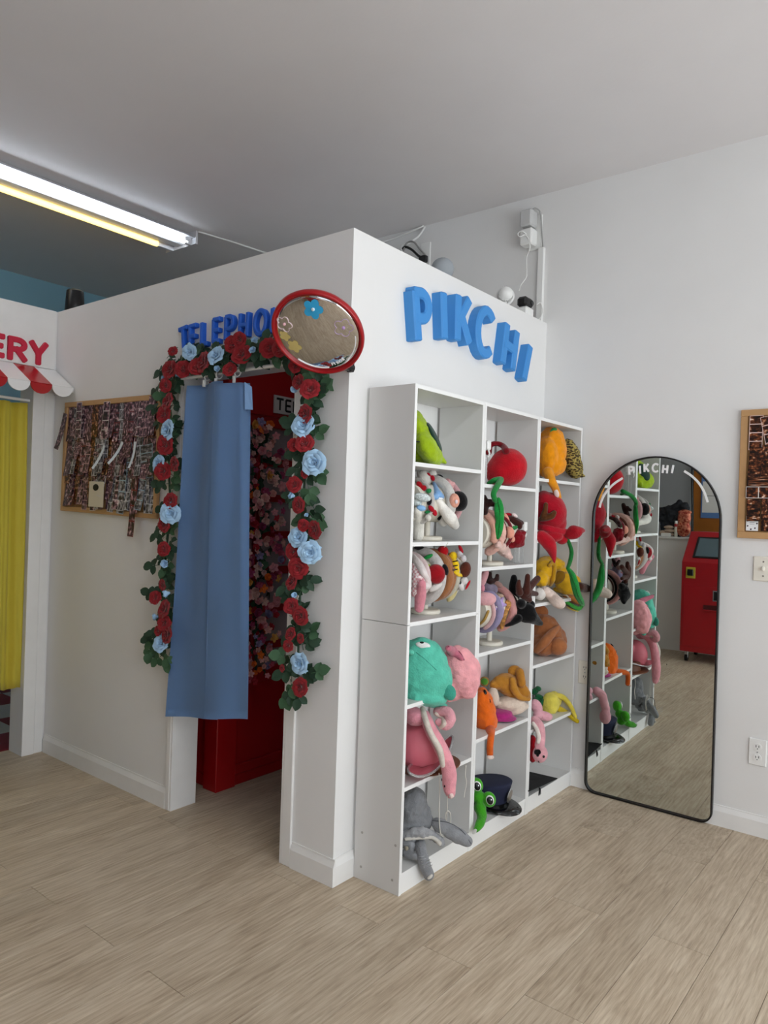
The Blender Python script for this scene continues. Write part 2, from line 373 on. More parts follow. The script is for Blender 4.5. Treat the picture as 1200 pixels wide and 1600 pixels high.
# ------------------------------------------------------------------ lettering made of stroke blocks
def stroke_bm(strokes, wd, depth, O, ux, uz, nrm, H, cap=.35, bev=.006):
    """strokes: polylines in letter units (height 1) -> raised blocks on a wall frame"""
    bm = bmesh.new(); O, ux, uz, nrm = Vector(O), Vector(ux), Vector(uz), Vector(nrm)
    h = wd/2
    def out(pl):
        L_, R_ = [], []; n = len(pl)
        P = [Vector((a*H, b*H)) for a, b in pl]
        for i, p in enumerate(P):
            d0 = (P[i]-P[i-1]).normalized() if i else (P[1]-P[0]).normalized()
            d1 = (P[i+1]-P[i]).normalized() if i < n-1 else d0
            nn = Vector((-d0.y-d1.y, d0.x+d1.x)); nn.normalize(); k = h/max(.5, nn.dot(Vector((-d0.y, d0.x))))
            L_.append(p+nn*k); R_.append(p-nn*k)
        d0 = (P[0]-P[1]).normalized(); d1 = (P[-1]-P[-2]).normalized()
        def capp(p, d, s):
            o = Vector((-d.y, d.x)); res = []
            e = h*cap
            for t in range(0, 7):
                a = math.pi*t/6
                # rounded-rectangle cap
                cx_ = math.copysign(min(1, abs(math.cos(a))*1.25), math.cos(a)); cy_ = min(1, math.sin(a)*1.25)
                res.append(p + o*(-cx_)*h*s + d*cy_*e)
            return res
        return L_, R_, capp(P[0], d0, 1), capp(P[-1], d1, 1)
    for si, pl in enumerate(strokes):
        pl = [q for i, q in enumerate(pl) if i == 0 or (abs(q[0]-pl[i-1][0])+abs(q[1]-pl[i-1][1])) > 1e-4]
        dp = depth*(1+.012*si)
        L_, R_, c0, c1 = out(pl)
        # outline: left side forward, end cap, right side back, start cap
        ring = L_[1:-1] + c1[::-1] + R_[1:-1][::-1] + c0[::-1]
        ring2 = [L_[0]] if False else ring
        def W(q, d): return O+ux*q.x+uz*q.y+nrm*d
        c = sum(ring2, Vector((0, 0)))/len(ring2)
        lo = [bm.verts.new(W(q, -.0006)) for q in ring2]; hi = [bm.verts.new(W(q, dp-bev)) for q in ring2]
        n = len(lo); ins = []
        for i, q in enumerate(ring2):
            a = (ring2[i]-ring2[i-1]); b = (ring2[(i+1) % n]-ring2[i])
            if a.length < 1e-6: a = b
            if b.length < 1e-6: b = a
            a = a.normalized(); b = b.normalized(); nn = Vector((a.y+b.y, -a.x-b.x))
            nn = nn.normalized() if nn.length > 1e-6 else Vector((0, 0))
            ins.append(bm.verts.new(W(q+nn*bev, dp)))
        for i in range(n):
            j = (i+1) % n
            bm.faces.new((lo[i], lo[j], hi[j], hi[i])); bm.faces.new((hi[i], hi[j], ins[j], ins[i]))
        m = len(L_)-2
        prs = [(2*m+11, 2*m+9), (2*m+12, 2*m+8), (2*m+13, 2*m+7)] + [(i, 2*m+6-i) for i in range(m)] + [(m, m+6), (m+1, m+5), (m+2, m+4)]
        for S in (ins, lo):
            bm.faces.new((S[2*m+10], S[prs[0][0]], S[prs[0][1]])); bm.faces.new((S[m+3], S[prs[-1][1]], S[prs[-1][0]]))
            for (a, b), (c_, d_) in zip(prs, prs[1:]): bm.faces.new((S[a], S[c_], S[d_], S[b]))
    bmesh.ops.remove_doubles(bm, verts=bm.verts, dist=1e-6)
    recalc(bm)
    return bm
def arcp(cx, cy, rx, ry, a0, a1, n=14): return [(cx+rx*math.cos(R(a0+(a1-a0)*i/n)), cy+ry*math.sin(R(a0+(a1-a0)*i/n))) for i in range(n+1)]
LET = {
 'P': [[(.1, .1), (.1, .9)], [(.1, .9), (.3, .9)] + arcp(.3, .68, .24, .22, 90, -90) + [(.1, .46)]],
 'I': [[(.1, .1), (.1, .9)]],
 'K': [[(.1, .1), (.1, .9)], [(.12, .42), (.5, .9)], [(.25, .52), (.52, .1)]],
 'C': [arcp(.42, .5, .34, .41, 48, 312, 18)],
 'H': [[(.1, .1), (.1, .9)], [(.54, .1), (.54, .9)], [(.1, .5), (.54, .5)]],
 'T': [[(.05, .9), (.55, .9)], [(.3, .9), (.3, .1)]],
 'E': [[(.1, .1), (.1, .9)], [(.1, .9), (.48, .9)], [(.1, .5), (.44, .5)], [(.1, .1), (.48, .1)]],
 'L': [[(.1, .9), (.1, .1)], [(.1, .1), (.46, .1)]],
 'O': [arcp(.4, .5, .32, .4, 88, 272, 14), arcp(.4, .5, .32, .4, 268, 452, 14)],
 'N': [[(.1, .1), (.1, .9)], [(.1, .9), (.52, .1)], [(.52, .1), (.52, .9)]],
 'R': [[(.1, .1), (.1, .9)], [(.1, .9), (.3, .9)] + arcp(.3, .69, .23, .21, 90, -90) + [(.1, .48)], [(.3, .48), (.53, .1)]],
 'Y': [[(.32, .1), (.32, .48)], [(.32, .48), (.05, .9)], [(.32, .48), (.59, .9)]],
}
def letter(ch, name, bl, tl, nrm, wd, depth, m, label, group, xs=1.0, cap=.35, bev=.006):
    """bl / tl: centres of the left stem's foot and head on the wall"""
    bl, tl = Vector(bl), Vector(tl); nrm = Vector(nrm)
    uz = (tl-bl); H = uz.length; uz.normalize(); ux = uz.cross(nrm).normalized()
    sx = [[((a-.1)*xs, b) for a, b in s] for s in LET[ch]]
    bm = stroke_bm(sx, wd, depth, bl, ux, uz, nrm, H, cap, bev)
    return tag(obj(name, bm, m), label, 'letter', group)
g = 'light blue letters on the booth side wall'
def side_letter(ch, bl, tl, xs, label): letter(ch, 'foam_letter', (.0, *bl), (.0, *tl), (1, 0, 0), .048, .05, M_foam_lb, label, g, xs)
# blocks are given by stem foot and head in (y, z); letter extents include half stroke at both ends
side_letter('P', (.372, 2.088), (.334, 2.316), .85, 'light blue foam letter P leaning left, first of the side wall letters')
side_letter('I', (.560, 2.134), (.535, 2.360), 1, 'light blue foam letter I standing between the P and the K')
side_letter('K', (.660, 2.148), (.654, 2.380), .95, 'light blue foam letter K, tallest point of the side wall letters')
side_letter('C', (.820, 2.136), (.845, 2.380), .86, 'light blue foam letter C between the K and the H')
side_letter('H', (1.060, 2.120), (1.100, 2.352), .96, 'light blue foam letter H leaning right on the side wall')
side_letter('I', (1.280, 2.078), (1.345, 2.290), 1, 'light blue foam letter I leaning right at the end of the row')
g = 'royal blue letters above the telephone doorway'
lets = 'TELEPHONE'; xs_ = [-1.01, -.928, -.845, -.764, -.682, -.590, -.484, -.395, -.30]
hid = ['first royal blue letter T over the blue curtain', 'royal blue letter E between the T and the L', 'royal blue letter L, third in the row above the roses',
 'royal blue letter E between the L and the P', 'royal blue letter P in the middle of the row', 'royal blue letter H between the P and the O',
 'royal blue letter O just left of the round mirror', 'royal blue letter N half hidden behind the round mirror', 'last royal blue letter E covered by the round mirror']
for i, (c, x) in enumerate(zip(lets, xs_)):
    dz = .012*math.sin(math.pi*i/8)-.005; lean = (i-4)*.004
    if c == 'T':  # stem reference of the T is its left arm
        letter(c, 'foam_letter', (x-lean-.02, 0, 2.100+dz), (x-.02, 0, 2.220+dz), (0, -1, 0), .020, .024, M_foam_db, hid[i], g, .9, bev=.004)
    elif c == 'O': letter(c, 'foam_letter', (x-.03, 0, 2.097+dz), (x-.03, 0, 2.220+dz), (0, -1, 0), .020, .024, M_foam_db, hid[i], g, .86, bev=.004)
    else: letter(c, 'foam_letter', (x-.02, 0, 2.100+dz), (x-.02+lean*.5, 0, 2.220+dz), (0, -1, 0), .020, .024, M_foam_db, hid[i], g, .9, bev=.004)
g = 'crimson letters on the bakery fascia'
# text reads toward +y on a wall facing +x
def bak(ch, y, z, xs, label): letter(ch, 'foam_letter', (-2.183, y, z-.062), (-2.183, y, z+.062), (1, 0, 0), .029, .014, M_foam_red, label, g, xs, 1.0, .003)
bak('E', -.372, 2.205, 1.5, 'crimson rounded letter E cut by the left edge of the photo')
bak('R', -.258, 2.204, 1.4, 'crimson rounded letter R above the striped awning')
bak('Y', -.136, 2.203, 1.08, 'crimson rounded letter Y nearest the wall corner')
bak('K', -.50, 2.205, 1.4, 'crimson rounded letter K further along the bakery sign')

# black speaker on the wall top in the corner
bm = bmesh.new(); add_lathe(bm, [(0, 0), (.050, 0), (.053, .01), (.046, .12), (.040, .128), (.034, .12), (0, .118)], Matrix.Translation((-2.13, .065, BT)), 20)
tag(obj('black_canister', recalc(bm), M_black, smooth=True), 'small tapered black canister standing on the wall top in the corner', 'canister')

# ------------------------------------------------------------------ ceiling strip light
M_enamel = mat('white_enamel', 'dcdde0', .35)
M_cool = mat('cool_tube', 'eaf4ff', .4, emit=13); M_warm = mat('warm_tube', 'ffd978', .4, emit=4)
def strip_light(X, Y0, Y1, label, two_tone, power=0):
    """ceiling fitting with two tubes; Y1 is its far end"""
    lt = thing('strip_light', (X, (Y0+Y1)/2, CZ), label, 'ceiling light'); dy = Y1-.85
    bm = bmesh.new()
    subpoly(bm, [(X+.15, Y0, 3.125), (X+.08, Y0, 3.168), (X-.09, Y0, 3.168), (X-.16, Y0, 3.125), (X-.06, Y0, 3.125), (X-.04, Y0, 3.10), (X+.03, Y0, 3.10), (X+.05, Y0, 3.125)], (0, Y1-Y0, 0), 1)
    obj('housing', recalc(bm), M_enamel, lt)
    for y in (Y0-.014, Y1):
        bm = bmesh.new(); subpoly(bm, [(X+.16, y, 3.085), (X+.16, y, 3.17), (X-.16, y, 3.17), (X-.16, y, 3.085)], (0, .014, 0), 1); obj('end_cap', recalc(bm), M_enamel, lt)
    obj('tube_lamp', cyl((X+.105, Y0+.05, 3.095), (X+.105, Y1-.03, 3.095), .013), M_cool, lt)
    obj('tube_lamp', cyl((X-.085, Y0+.05, 3.095), (X-.085, Y1-.12, 3.095), .017), M_warm if two_tone else M_cool, lt)
    for x in (X+.105, X-.085): obj('lamp_holder', box((x-.012, Y1-.05 if x > X else Y1-.12, 3.082), (x+.012, Y1, 3.13), .003), M_enamel, lt)
    if power: area('strip_light_glow', (X, (Y0+Y1)/2, 3.075), (0, 0, 0), .22, Y1-Y0-.1, power, (.97, .98, 1))
strip_light(-2.27, -2.2, .85, 'long white ceiling strip light with one cool and one warm tube', True)
strip_light(2.0, -3.3, -.9, 'white ceiling strip light with two cool tubes over the front of the shop', False, 17)

# ------------------------------------------------------------------ cables and gadgets above the booth
def cable(name, pts, r, m, label, n=6): return tag(obj(name, tube(smooth_path(pts, n), r, 6), m, smooth=True), label, 'cable')
cable('ceiling_cable', [(-2.10, .86, 3.163), (-2.06, 1.1, 3.164), (-1.98, 1.5, 3.163), (-1.7, 1.58, 3.155), (-1.4, 1.592, 3.14), (-1.1, 1.592, 3.135), (-.84, 1.592, 3.165)], .006, M_white_pl, 'thin white cable running along the ceiling to the back wall')
cable('wall_cable', [SY(664, 354, 1.595), SY(655, 368, 1.58), SY(640, 379, 1.56), SY(628, 386, 1.54), SY(628, 400, 1.5)], .007, M_white_pl, 'white cable looping down the back wall over the booth top')
tag(obj('wall_outlet', box((-.86, YB-.008, 2.88), (-.79, YB, 3.06), .003), M_white_pl), 'white outlet plate on the back wall above the booth', 'outlet')
t = thing('plugged_lead', SY(660, 402, 1.57), 'black power lead plugged into the outlet above the booth', 'lead')
obj('cord', tube(smooth_path([SY(627, 392, 1.53), SY(633, 386, 1.54), SY(643, 390, 1.55), SY(653, 399, 1.56), SY(660, 404, 1.57)]), .008, 6), M_black, t, smooth=True)
obj('plug', box(SY(656, 407, 1.56)+Vector((-.012, 0, -.012)), SY(662, 401, 1.56)+Vector((.012, .03, .012)), .004), M_black, t)
cable('grey_cord', [SY(630, 392, 1.53), SY(636, 380, 1.55), SY(646, 378, 1.56), SY(655, 388, 1.575), SY(664, 398, 1.585)], .006, mat('grey_plastic', '8f8d8a', .5), 'grey cord arching over the black cord above the booth')
# smart speaker ball
M_mesh = mat('grey_knit', '9fa5aa', .85, bump=.6, bscale=500)
t = thing('ball_speaker', (-.07, .69, BT), 'pale grey ball-shaped speaker sitting on the booth top', 'speaker')
bm = bmesh.new(); add_ell(bm, (-.07, .69, BT+.052), (.052, .052, .050), sub=3); obj('speaker_ball', bm, M_mesh, t, smooth=True)
bm = bmesh.new(); add_lathe(bm, [(0, 0), (.033, 0), (.040, .012), (.036, .02), (0, .02)], Matrix.Translation((-.07, .69, BT)), 24); obj('base', recalc(bm), M_white_pl, t, smooth=True)
# adapters on the back wall
t = thing('wall_adapters', (-.1, YB, 2.88), 'white plug adapters stacked on the back wall outlet', 'adapter')
obj('outlet_plate', box((-.125, YB-.007, 2.87), (-.045, YB, 3.06), .002), M_white_pl, t)
obj('power_brick', box((-.142, YB-.085, 2.985), (-.072, YB-.007, 3.075), .008), mat('pale_grey_plastic', 'c9c9c8', .45), t)
obj('plug_cube', box((-.145, YB-.075, 2.885), (-.07, YB-.007, 2.975), .008), M_white_pl, t)
obj('lead', tube(smooth_path([(-.09, YB-.05, 3.075), (-.07, YB-.04, 3.085), (-.05, YB-.02, 3.06), (-.04, YB-.015, 2.95), (-.03, YB-.012, 2.86)]), .004, 6), mat('lead_grey', 'a8a8a6', .5), t, smooth=True)
cable('looped_cable', [SY(823, 366, 1.53), SY(815, 361, 1.5), SY(809, 365, 1.5), SY(812, 370, 1.5), SY(820, 367, 1.52), SY(826, 374, 1.53), SY(828, 388, 1.55), SY(823, 402, 1.56), SY(823, 425, 1.55), SY(822, 434, 1.54), SY(814, 445, 1.5), SY(811, 454, 1.42)], .0028, M_white_pl, 'thin white looped cable dropping from the adapters to the camera')
tag(obj('cable_raceway', box((-.058, YB-.022, 2.42), (-.022, YB, 2.872), .003), M_white_pl), 'vertical white cable raceway on the back wall', 'raceway')
# white security camera
t = thing('white_camera', (-.06, 1.24, BT), 'white round security camera on a short foot on the booth top', 'camera')
c = Vector((-.06, 1.25, BT+.075))
bm = bmesh.new(); q = Vector((-.5, .8, .1)).normalized()
add_cyl(bm, c-q*.045, c+q*.035, .036, .040, 24); bmesh.ops.bevel(bm, geom=[e for e in bm.edges], offset=.006, segments=2, affect='EDGES'); obj('camera_body', bm, M_white_pl, t, smooth=True)
obj('mount_ring', cyl(c+q*.036, c+q*.052, .048, .046, 24), M_white_pl, t)
obj('foot', cyl((c.x, c.y-.005, BT), (c.x, c.y-.005, c.z-.03), .010), M_white_pl, t)
t = thing('black_camera', (-.06, 1.47, BT), 'small black camera on a white square base at the booth corner', 'camera')
bm = box((-.09, 1.43, BT), (-.03, 1.51, BT+.062), .01); obj('base', bm, M_white_pl, t)
bm = box((-.095, 1.428, BT+.063), (-.035, 1.515, BT+.115), .012); obj('camera_body', bm, M_black, t)
obj('lens', cyl((-.036, 1.492, BT+.088), (-.031, 1.492, BT+.088), .013), mat('lens_glass', '2a2b2f', .1), t)
cable('thin_loop_cable', [(-.03, 1.535, BT+.09), (-.02, 1.565, BT+.105), (-.015, 1.58, BT+.06), (-.02, 1.56, BT+.02), (-.03, 1.54, BT+.006), (-.02, 1.575, BT+.004)], .0025, M_white_pl, 'thin pale cable coiled beside the black camera')

# ------------------------------------------------------------------ red phone booth behind the doorway
BX = -1.012
pb = thing('phone_booth', (-1.45, .75, 0), 'red telephone booth standing inside the doorway behind the blue curtain', 'phone booth')
y0, y1 = .262, 1.12
M_pane = mat('cloudy_pane', 'a89a9c', .25)
def pbox(name, a, b, bev=.004, m=None): return obj(name, box(a, b, bev), m or M_red, pb)
pbox('base', (-1.88, y0+.02, 0), (BX-.012, y1, .06))
pbox('corner_post', (BX-.10, y0, 0), (BX, y0+.125, 2.33))
pbox('corner_post', (BX-.10, y1-.125, 0), (BX, y1, 2.33))
pbox('corner_post', (-1.88, y0, 0), (-1.78, y0+.125, 2.33))
pbox('kick_panel', (BX-.05, y0+.12, .10), (BX-.022, y1-.12, .545))
pbox('bottom_rail', (BX-.06, y0+.12, .055), (BX-.006, y1-.12, .105))
pbox('mid_rail', (BX-.06, y0+.12, .50), (BX-.010, y1-.12, .575))
pbox('top_rail', (BX-.06, y0+.12, 1.815), (BX+.004, y1-.12, 1.875))
pbox('header', (BX-.08, y0-.01, 1.87), (BX+.012, y1+.01, 2.16))
pbox('cornice', (BX-.10, y0-.03, 2.16), (BX+.04, y1+.03, 2.20))
pbox('roof', (-1.90, y0-.02, 2.20), (BX+.01, y1+.02, 2.33), .03)
pbox('side_panel', (-1.80, y0+.02, .06), (BX-.08, y0+.05, 2.17))
pbox('pane', (BX-.045, y0+.12, .57), (BX-.038, y1-.12, 1.82), 0, M_pane)
for z in (1.636, 1.451, 1.259, 1.073, .876, .682): pbox('glazing_bar', (BX-.05, y0+.12, z-.020), (BX-.016, y1-.12, z+.020), .003)
pbox('glazing_bar', (BX-.05, .475, .57), (BX-.014, .505, 1.82), .003); pbox('glazing_bar', (BX-.05, .885, .57), (BX-.014, .915, 1.82), .003)
sg = obj('sign_plate', box((BX+.012, .545, 1.892), (BX+.020, 1.08, 1.985), .001), mat('sign_white', 'c9c4c2', .5), pb)
M_ink = mat('black_print', '0a0a0a', .6)
yy = .566
for ch in 'TELEPHONE':
    O = Vector((BX+.0195, yy, 1.903)); bm = stroke_bm([[((a-.1)*1.35, b) for a, b in s] for s in LET[ch]], .0115, .0012, O, Vector((0, 1, 0)), Vector((0, 0, 1)), Vector((1, 0, 0)), .072, .1, .0002)
    obj('letter', bm, M_ink, sg); yy += .062 if ch in 'THO' else .056
# artificial flowers hung on the booth
fl = thing('flower_garland', (BX+.03, .47, .5), 'hanging garland of pink, orange and mauve artificial flowers on the red booth', 'garland')
fcol = ['dd9297', 'e6a8a0', 'c4566e', 'ea7424', 'e8ab52', '9286ab', 'b52433', 'a03a62', 'e9bcb0']
fm = [mat('petal_'+c, c, .8) for c in fcol]
def blossom_mesh(kind):
    bm = bmesh.new()
    if kind == 0:      # five open petals
        for k in range(5):
            a = 2*math.pi*k/5; d = Vector((math.cos(a), math.sin(a), 0)); s = Vector((-math.sin(a), math.cos(a), 0))
            v = [bm.verts.new(q) for q in (Vector((0, 0, 0)), d*.55+s*.38+Vector((0, 0, .25)), d*1.0+s*.2+Vector((0, 0, .2)), d*1.0-s*.2+Vector((0, 0, .2)), d*.55-s*.38+Vector((0, 0, .25)))]
            bm.faces.new(v)
        add_ell(bm, (0, 0, .12), (.2, .2, .2), sub=1)
    else:              # ruffled ball of petals
        for l, (n, r, h, w_) in enumerate(((5, .95, .15, .5), (5, .7, .45, .42), (4, .4, .7, .3))):
            for k in range(n):
                a = 2*math.pi*(k+.5*l)/n; d = Vector((math.cos(a), math.sin(a), 0)); s = Vector((-math.sin(a), math.cos(a), 0)); z = Vector((0, 0, 1))
                v = [bm.verts.new(q) for q in (z*-.1, d*r*.7+s*w_+z*h*.5, d*r+s*w_*.4+z*h*1.1, d*r-s*w_*.4+z*h*1.1, d*r*.7-s*w_+z*h*.5)]
                bm.faces.new(v)
    me = bpy.data.meshes.new('flower'); bm.to_mesh(me); bm.free(); return me
bl_m = {}
for k in (0, 1):
    for i, m in enumerate(fm):
        me = blossom_mesh(k) if i == 0 else bl_m[(k, 0)].copy()
        me.materials.clear(); me.materials.append(m); bl_m[(k, i)] = me
M_leaf_d = mat('dark_leaf', '24402c', .7, var=.15, vscale=30); M_leaf_l = mat('mid_leaf', '3c5f40', .65, var=.15, vscale=30)
def leaf_mesh(m, w_=.30, bend=.18):
    """one compound rose leaf: an end leaflet and two side leaflets on a short stalk"""
    bm = bmesh.new(); n = 5
    for ang, ln, ox, oy in ((0, .62, 0, .42), (62, .50, 0, .30), (-62, .50, 0, .30), (0, 0, 0, 0)):
        if not ln:
            add_cyl(bm, (0, 0, 0), (0, .45, -.02), .018, .012, 5, False); continue
        M = Matrix.Translation((ox, oy, 0)) @ Matrix.Rotation(R(ang), 4, 'Z') @ Matrix.Rotation(R(-12 if ang else 0), 4, 'X')
        C_, S_ = [], ([], [])
        for i in range(n+1):
            t = i/n; wd = w_*ln*1.3*max(0, math.sin(math.pi*t**.85))**.75; z = -bend*t*t*ln
            C_.append(bm.verts.new(M @ Vector((0, t*ln, z))))
            if 0 < i < n:
                for k, sg in ((0, -1), (1, 1)): S_[k].append(bm.verts.new(M @ Vector((sg*wd, t*ln, z+.09*ln))))
        for k in (0, 1):
            S = S_[k]
            for i in range(n):
                q = [C_[i], C_[i+1]] + ([S[i]] if i < n-1 else []) + ([S[i-1]] if i > 0 else [])
                bm.faces.new(q if k == 0 else q[::-1])
    me = bpy.data.meshes.new('leaf'); bm.to_mesh(me); bm.free(); me.materials.append(m)
    for p in me.polygons: p.use_smooth = True
    return me
leaf_ms = [leaf_mesh(M_leaf_d), leaf_mesh(M_leaf_l, .34, .1), leaf_mesh(M_leaf_d, .26, .3)]
def put(name, me, parent, loc, M3, s):
    o = bpy.data.objects.new(name, me); COL.objects.link(o); o.parent = parent
    o.matrix_local = Matrix.Translation(Vector(loc)-WL[parent.name]) @ M3.to_4x4() @ Matrix.Diagonal((s, s, s, 1))
    return o
rg = random.Random(3)
obj('stem', tube(smooth_path([(BX+.02, .46, 1.84), (BX+.03, .47, 1.4), (BX+.03, .46, .9), (BX+.03, .47, .55)]), .006, 6), M_leaf_d, fl)
for i in range(210):
    z = 1.83-1.30*(i+.5)/210; wdt = .17 if z > 1.5 else .14
    y = .455+rg.uniform(-.10, wdt)*(1 if z > .65 else .6); x = BX+.03+rg.uniform(0, .06)
    n = Vector((1, rg.uniform(-.8, .4), rg.uniform(-.4, .6)))
    ci = rg.choices(range(9), [5, 4, 2, 1.0, .7, 1, 2, 2, 3])[0] if z > .9 else rg.choices(range(9), [3, 3, 2, 1, .3, 2, 2, 2, 2])[0]
    put('flower', bl_m[(rg.randint(0, 1), ci)], fl, (x, y, z), frame(n) @ Matrix.Rotation(rg.uniform(0, 6), 3, 'Z'), rg.uniform(.014, .026))
for i in range(70):
    z = 1.82-1.28*(i+.5)/70
    n = Vector((1, rg.uniform(-.8, .8), rg.uniform(-.6, .6)))
    put('leaf', leaf_ms[i % 3], fl, (BX+.02, .455+rg.uniform(-.08, .11), z), frame(n) @ Matrix.Rotation(rg.uniform(0, 6.28), 3, 'Z'), rg.uniform(.05, .08))

# ------------------------------------------------------------------ blue doorway curtain
t = thing('blue_curtain', (-.72, -.05, .45), 'long dusty blue curtain hanging at the left of the telephone doorway', 'curtain')
def hang(name, xt0, xt1, xb0, xb1, zt, zb0, zb1, y, fold, nf, seed, edge=0):
    bm = bmesh.new(); nu, nv = 30, 40; rows = []
    for j in range(nv+1):
        v = j/nv; row = []
        e = v**.8
        for i in range(nu+1):
            u = i/nu
            x = (xt0+(xt1-xt0)*u)*(1-e)+(xb0+(xb1-xb0)*u)*e
            f = fold*(1-.45*v)*math.sin(2*math.pi*nf*u+seed+.4*math.sin(2.2*v))+.006*math.sin(5*v+6*u+seed)*v
            k = edge*math.exp(-((1-u)/.10)**2)*(1-v)*.04
            z = zt+(zb0+(zb1-zb0)*u-zt)*v
            row.append(bm.verts.new((x, y-f+k, z)))
        rows.append(row)
    for j in range(nv):
        for i in range(nu): bm.faces.new((rows[j][i], rows[j][i+1], rows[j+1][i+1], rows[j+1][i]))
    bmesh.ops.solidify(bm, geom=bm.faces, thickness=.003)
    return obj(name, bm, M_bcur, t, smooth=True)
hang('curtain_cloth', -.905, -.655, -.985, -.62, 1.930, .445, .505, -.050, .020, 1.0, 2.6)
hang('curtain_cloth', -.690, -.525, -.690, -.425, 1.915, .500, .548, -.072, .012, .8, .6, 1)
bm = bmesh.new(); subpoly(bm, [(-.526, -.05, 1.915), (-.495, -.04, 1.895), (-.485, -.04, 1.80), (-.512, -.055, 1.80)], (0, -.004, 0), 1); obj('turned_edge', recalc(bm), M_bcur, t)
bm = bmesh.new(); add_cyl(bm, (DL+.01, -.03, 1.972), (DR-.01, -.03, 1.972), .008); obj('curtain_rod', bm, M_white_pl, t)
for x in (-.80, -.72, -.60):
    rgp = obj('curtain_ring', tube([(x+.004*math.sin(a), -.03+.016*math.cos(a), 1.967+.018*math.sin(a)) for a in [2*math.pi*k/16 for k in range(16)]], .003, 6, True), M_white_pl, t)
    obj('ring_clip', box((x-.005, -.053, 1.918), (x+.005, -.042, 1.948), .001), M_white_pl, rgp)

# ------------------------------------------------------------------ rose garland around the doorway
M_rose_r = mat('red_rose_cloth', '8a0714', .85, var=.3, vscale=40, sheen=.2); M_rose_b = mat('pale_blue_rose_cloth', 'a9cdea', .85, var=.06, vscale=40, sheen=.2)
def rose_mesh(m, openness=1.0, seed=0, bud=False):
    rr = random.Random(seed); bm = bmesh.new()
    layers = [(3, .22, .62, .15), (4, .40, .56, .35), (5, .66, .46, .62), (6, .98, .30, 1.0)]
    if bud: layers = [(3, .30, .9, .1), (4, .45, .85, .25), (4, .55, .7, .4)]
    for l, (n, rad, h, op) in enumerate(layers):
        op *= openness
        for k in range(n):
            a0 = 2*math.pi*(k/n)+l*.7+rr.uniform(-.2, .2); half = math.pi/n*1.35
            G = []
            for j in range(5):
                v = j/4; row = []
                for i in range(5):
                    u = i/2-1; a = a0+u*half*(1-.12*v)
                    rd = rad*(.30+.70*v**(.7+.5*(1-op)))*(1+.10*rr.uniform(-1, 1)*(v > .6)) + .02*u
                    z = h*v**.8*(1-.22*u*u*(v)) + .1*math.cos(u*1.5)
                    if j == 4: rd += .14*op; z -= .16*op
                    row.append(bm.verts.new((rd*math.cos(a), rd*math.sin(a), z)))
                G.append(row)
            for j in range(4):
                for i in range(4): bm.faces.new((G[j][i], G[j][i+1], G[j+1][i+1], G[j+1][i]))
    add_ell(bm, (0, 0, .25), (.2, .2, .32), sub=1)
    me = bpy.data.meshes.new('rose'); bm.to_mesh(me); bm.free(); me.materials.append(m)
    for p in me.polygons: p.use_smooth = True
    return me
RM = {'r': [rose_mesh(M_rose_r, 1, 1), rose_mesh(M_rose_r, .8, 2), rose_mesh(M_rose_r, 1.15, 3)], 'b': [rose_mesh(M_rose_b, 1, 4), rose_mesh(M_rose_b, .9, 5)],
      'rb': [rose_mesh(M_rose_r, 1, 6, True)], 'bb': [rose_mesh(M_rose_b, 1, 7, True)]}
ga = thing('rose_garland', (-.63, -.03, .7), 'artificial garland of red and pale blue roses framing the doorway with the blue curtain', 'garland')
pathL = [(246, 1020), (255, 960), (256, 900), (262, 840), (266, 790), (264, 730), (268, 680), (262, 630), (268, 580), (290, 558), (325, 565), (352, 558), (385, 545), (420, 545), (455, 556), (478, 580), (483, 620), (478, 670), (478, 720), (474, 780), (472, 840), (470, 900), (468, 960), (466, 1020), (468, 1080)]
GP = smooth_path([SY(x, y, -.035) for x, y in pathL], 8)
obj('vine_stem', tube(GP, .005, 6), M_leaf_d, ga)
rg = random.Random(11)
roses = []
def c2(lst, kind, ox, oy): 
    for x, y, s in lst: roses.append((ox+x/3.3333, oy+y/3.3333, s/3.3333, kind))
c2([(145, 455, 85), (215, 455, 75), (125, 540, 65), (132, 620, 80), (115, 690, 75), (120, 850, 90), (170, 950, 70), (110, 985, 80), (150, 1140, 75), (318, 415, 100), (290, 440, 80), (518, 375, 95), (475, 325, 80), (460, 455, 65), (665, 345, 90), (715, 350, 75), (510, 300, 70), (165, 360, 45),
    (800, 440, 60), (815, 520, 70), (880, 555, 92), (848, 688, 90), (850, 838, 85), (795, 850, 60), (795, 1055, 75), (815, 1165, 75), (850, 1000, 45)], 'r', 220, 440)
c2([(250, 365, 75), (385, 380, 88), (130, 770, 95), (85, 945, 80), (840, 745, 110), (897, 940, 118)], 'b', 220, 440)
c2([(400, 455, 40), (597, 310, 50), (585, 360, 45), (800, 560, 45), (790, 1115, 52), (125, 505, 40), (200, 490, 40)], 'bb', 220, 440)
c2([(115, 130, 75), (115, 260, 65), (108, 448, 55), (72, 510, 60), (115, 570, 85), (118, 645, 70), (128, 705, 85), (85, 685, 45), (900, 160, 85), (845, 135, 55), (785, 270, 75), (815, 360, 95), (780, 430, 75), (780, 555, 75), (825, 610, 85), (775, 700, 60), (765, 765, 55), (828, 725, 45), (825, 980, 85), (733, 880, 35)], 'r', 220, 780)
c2([(150, 72, 98), (100, 748, 85), (815, 195, 95), (878, 278, 108), (820, 858, 100)], 'b', 220, 780)
c2([(125, 335, 50), (138, 490, 55), (80, 612, 45), (800, 500, 36), (865, 85, 30)], 'bb', 220, 780)
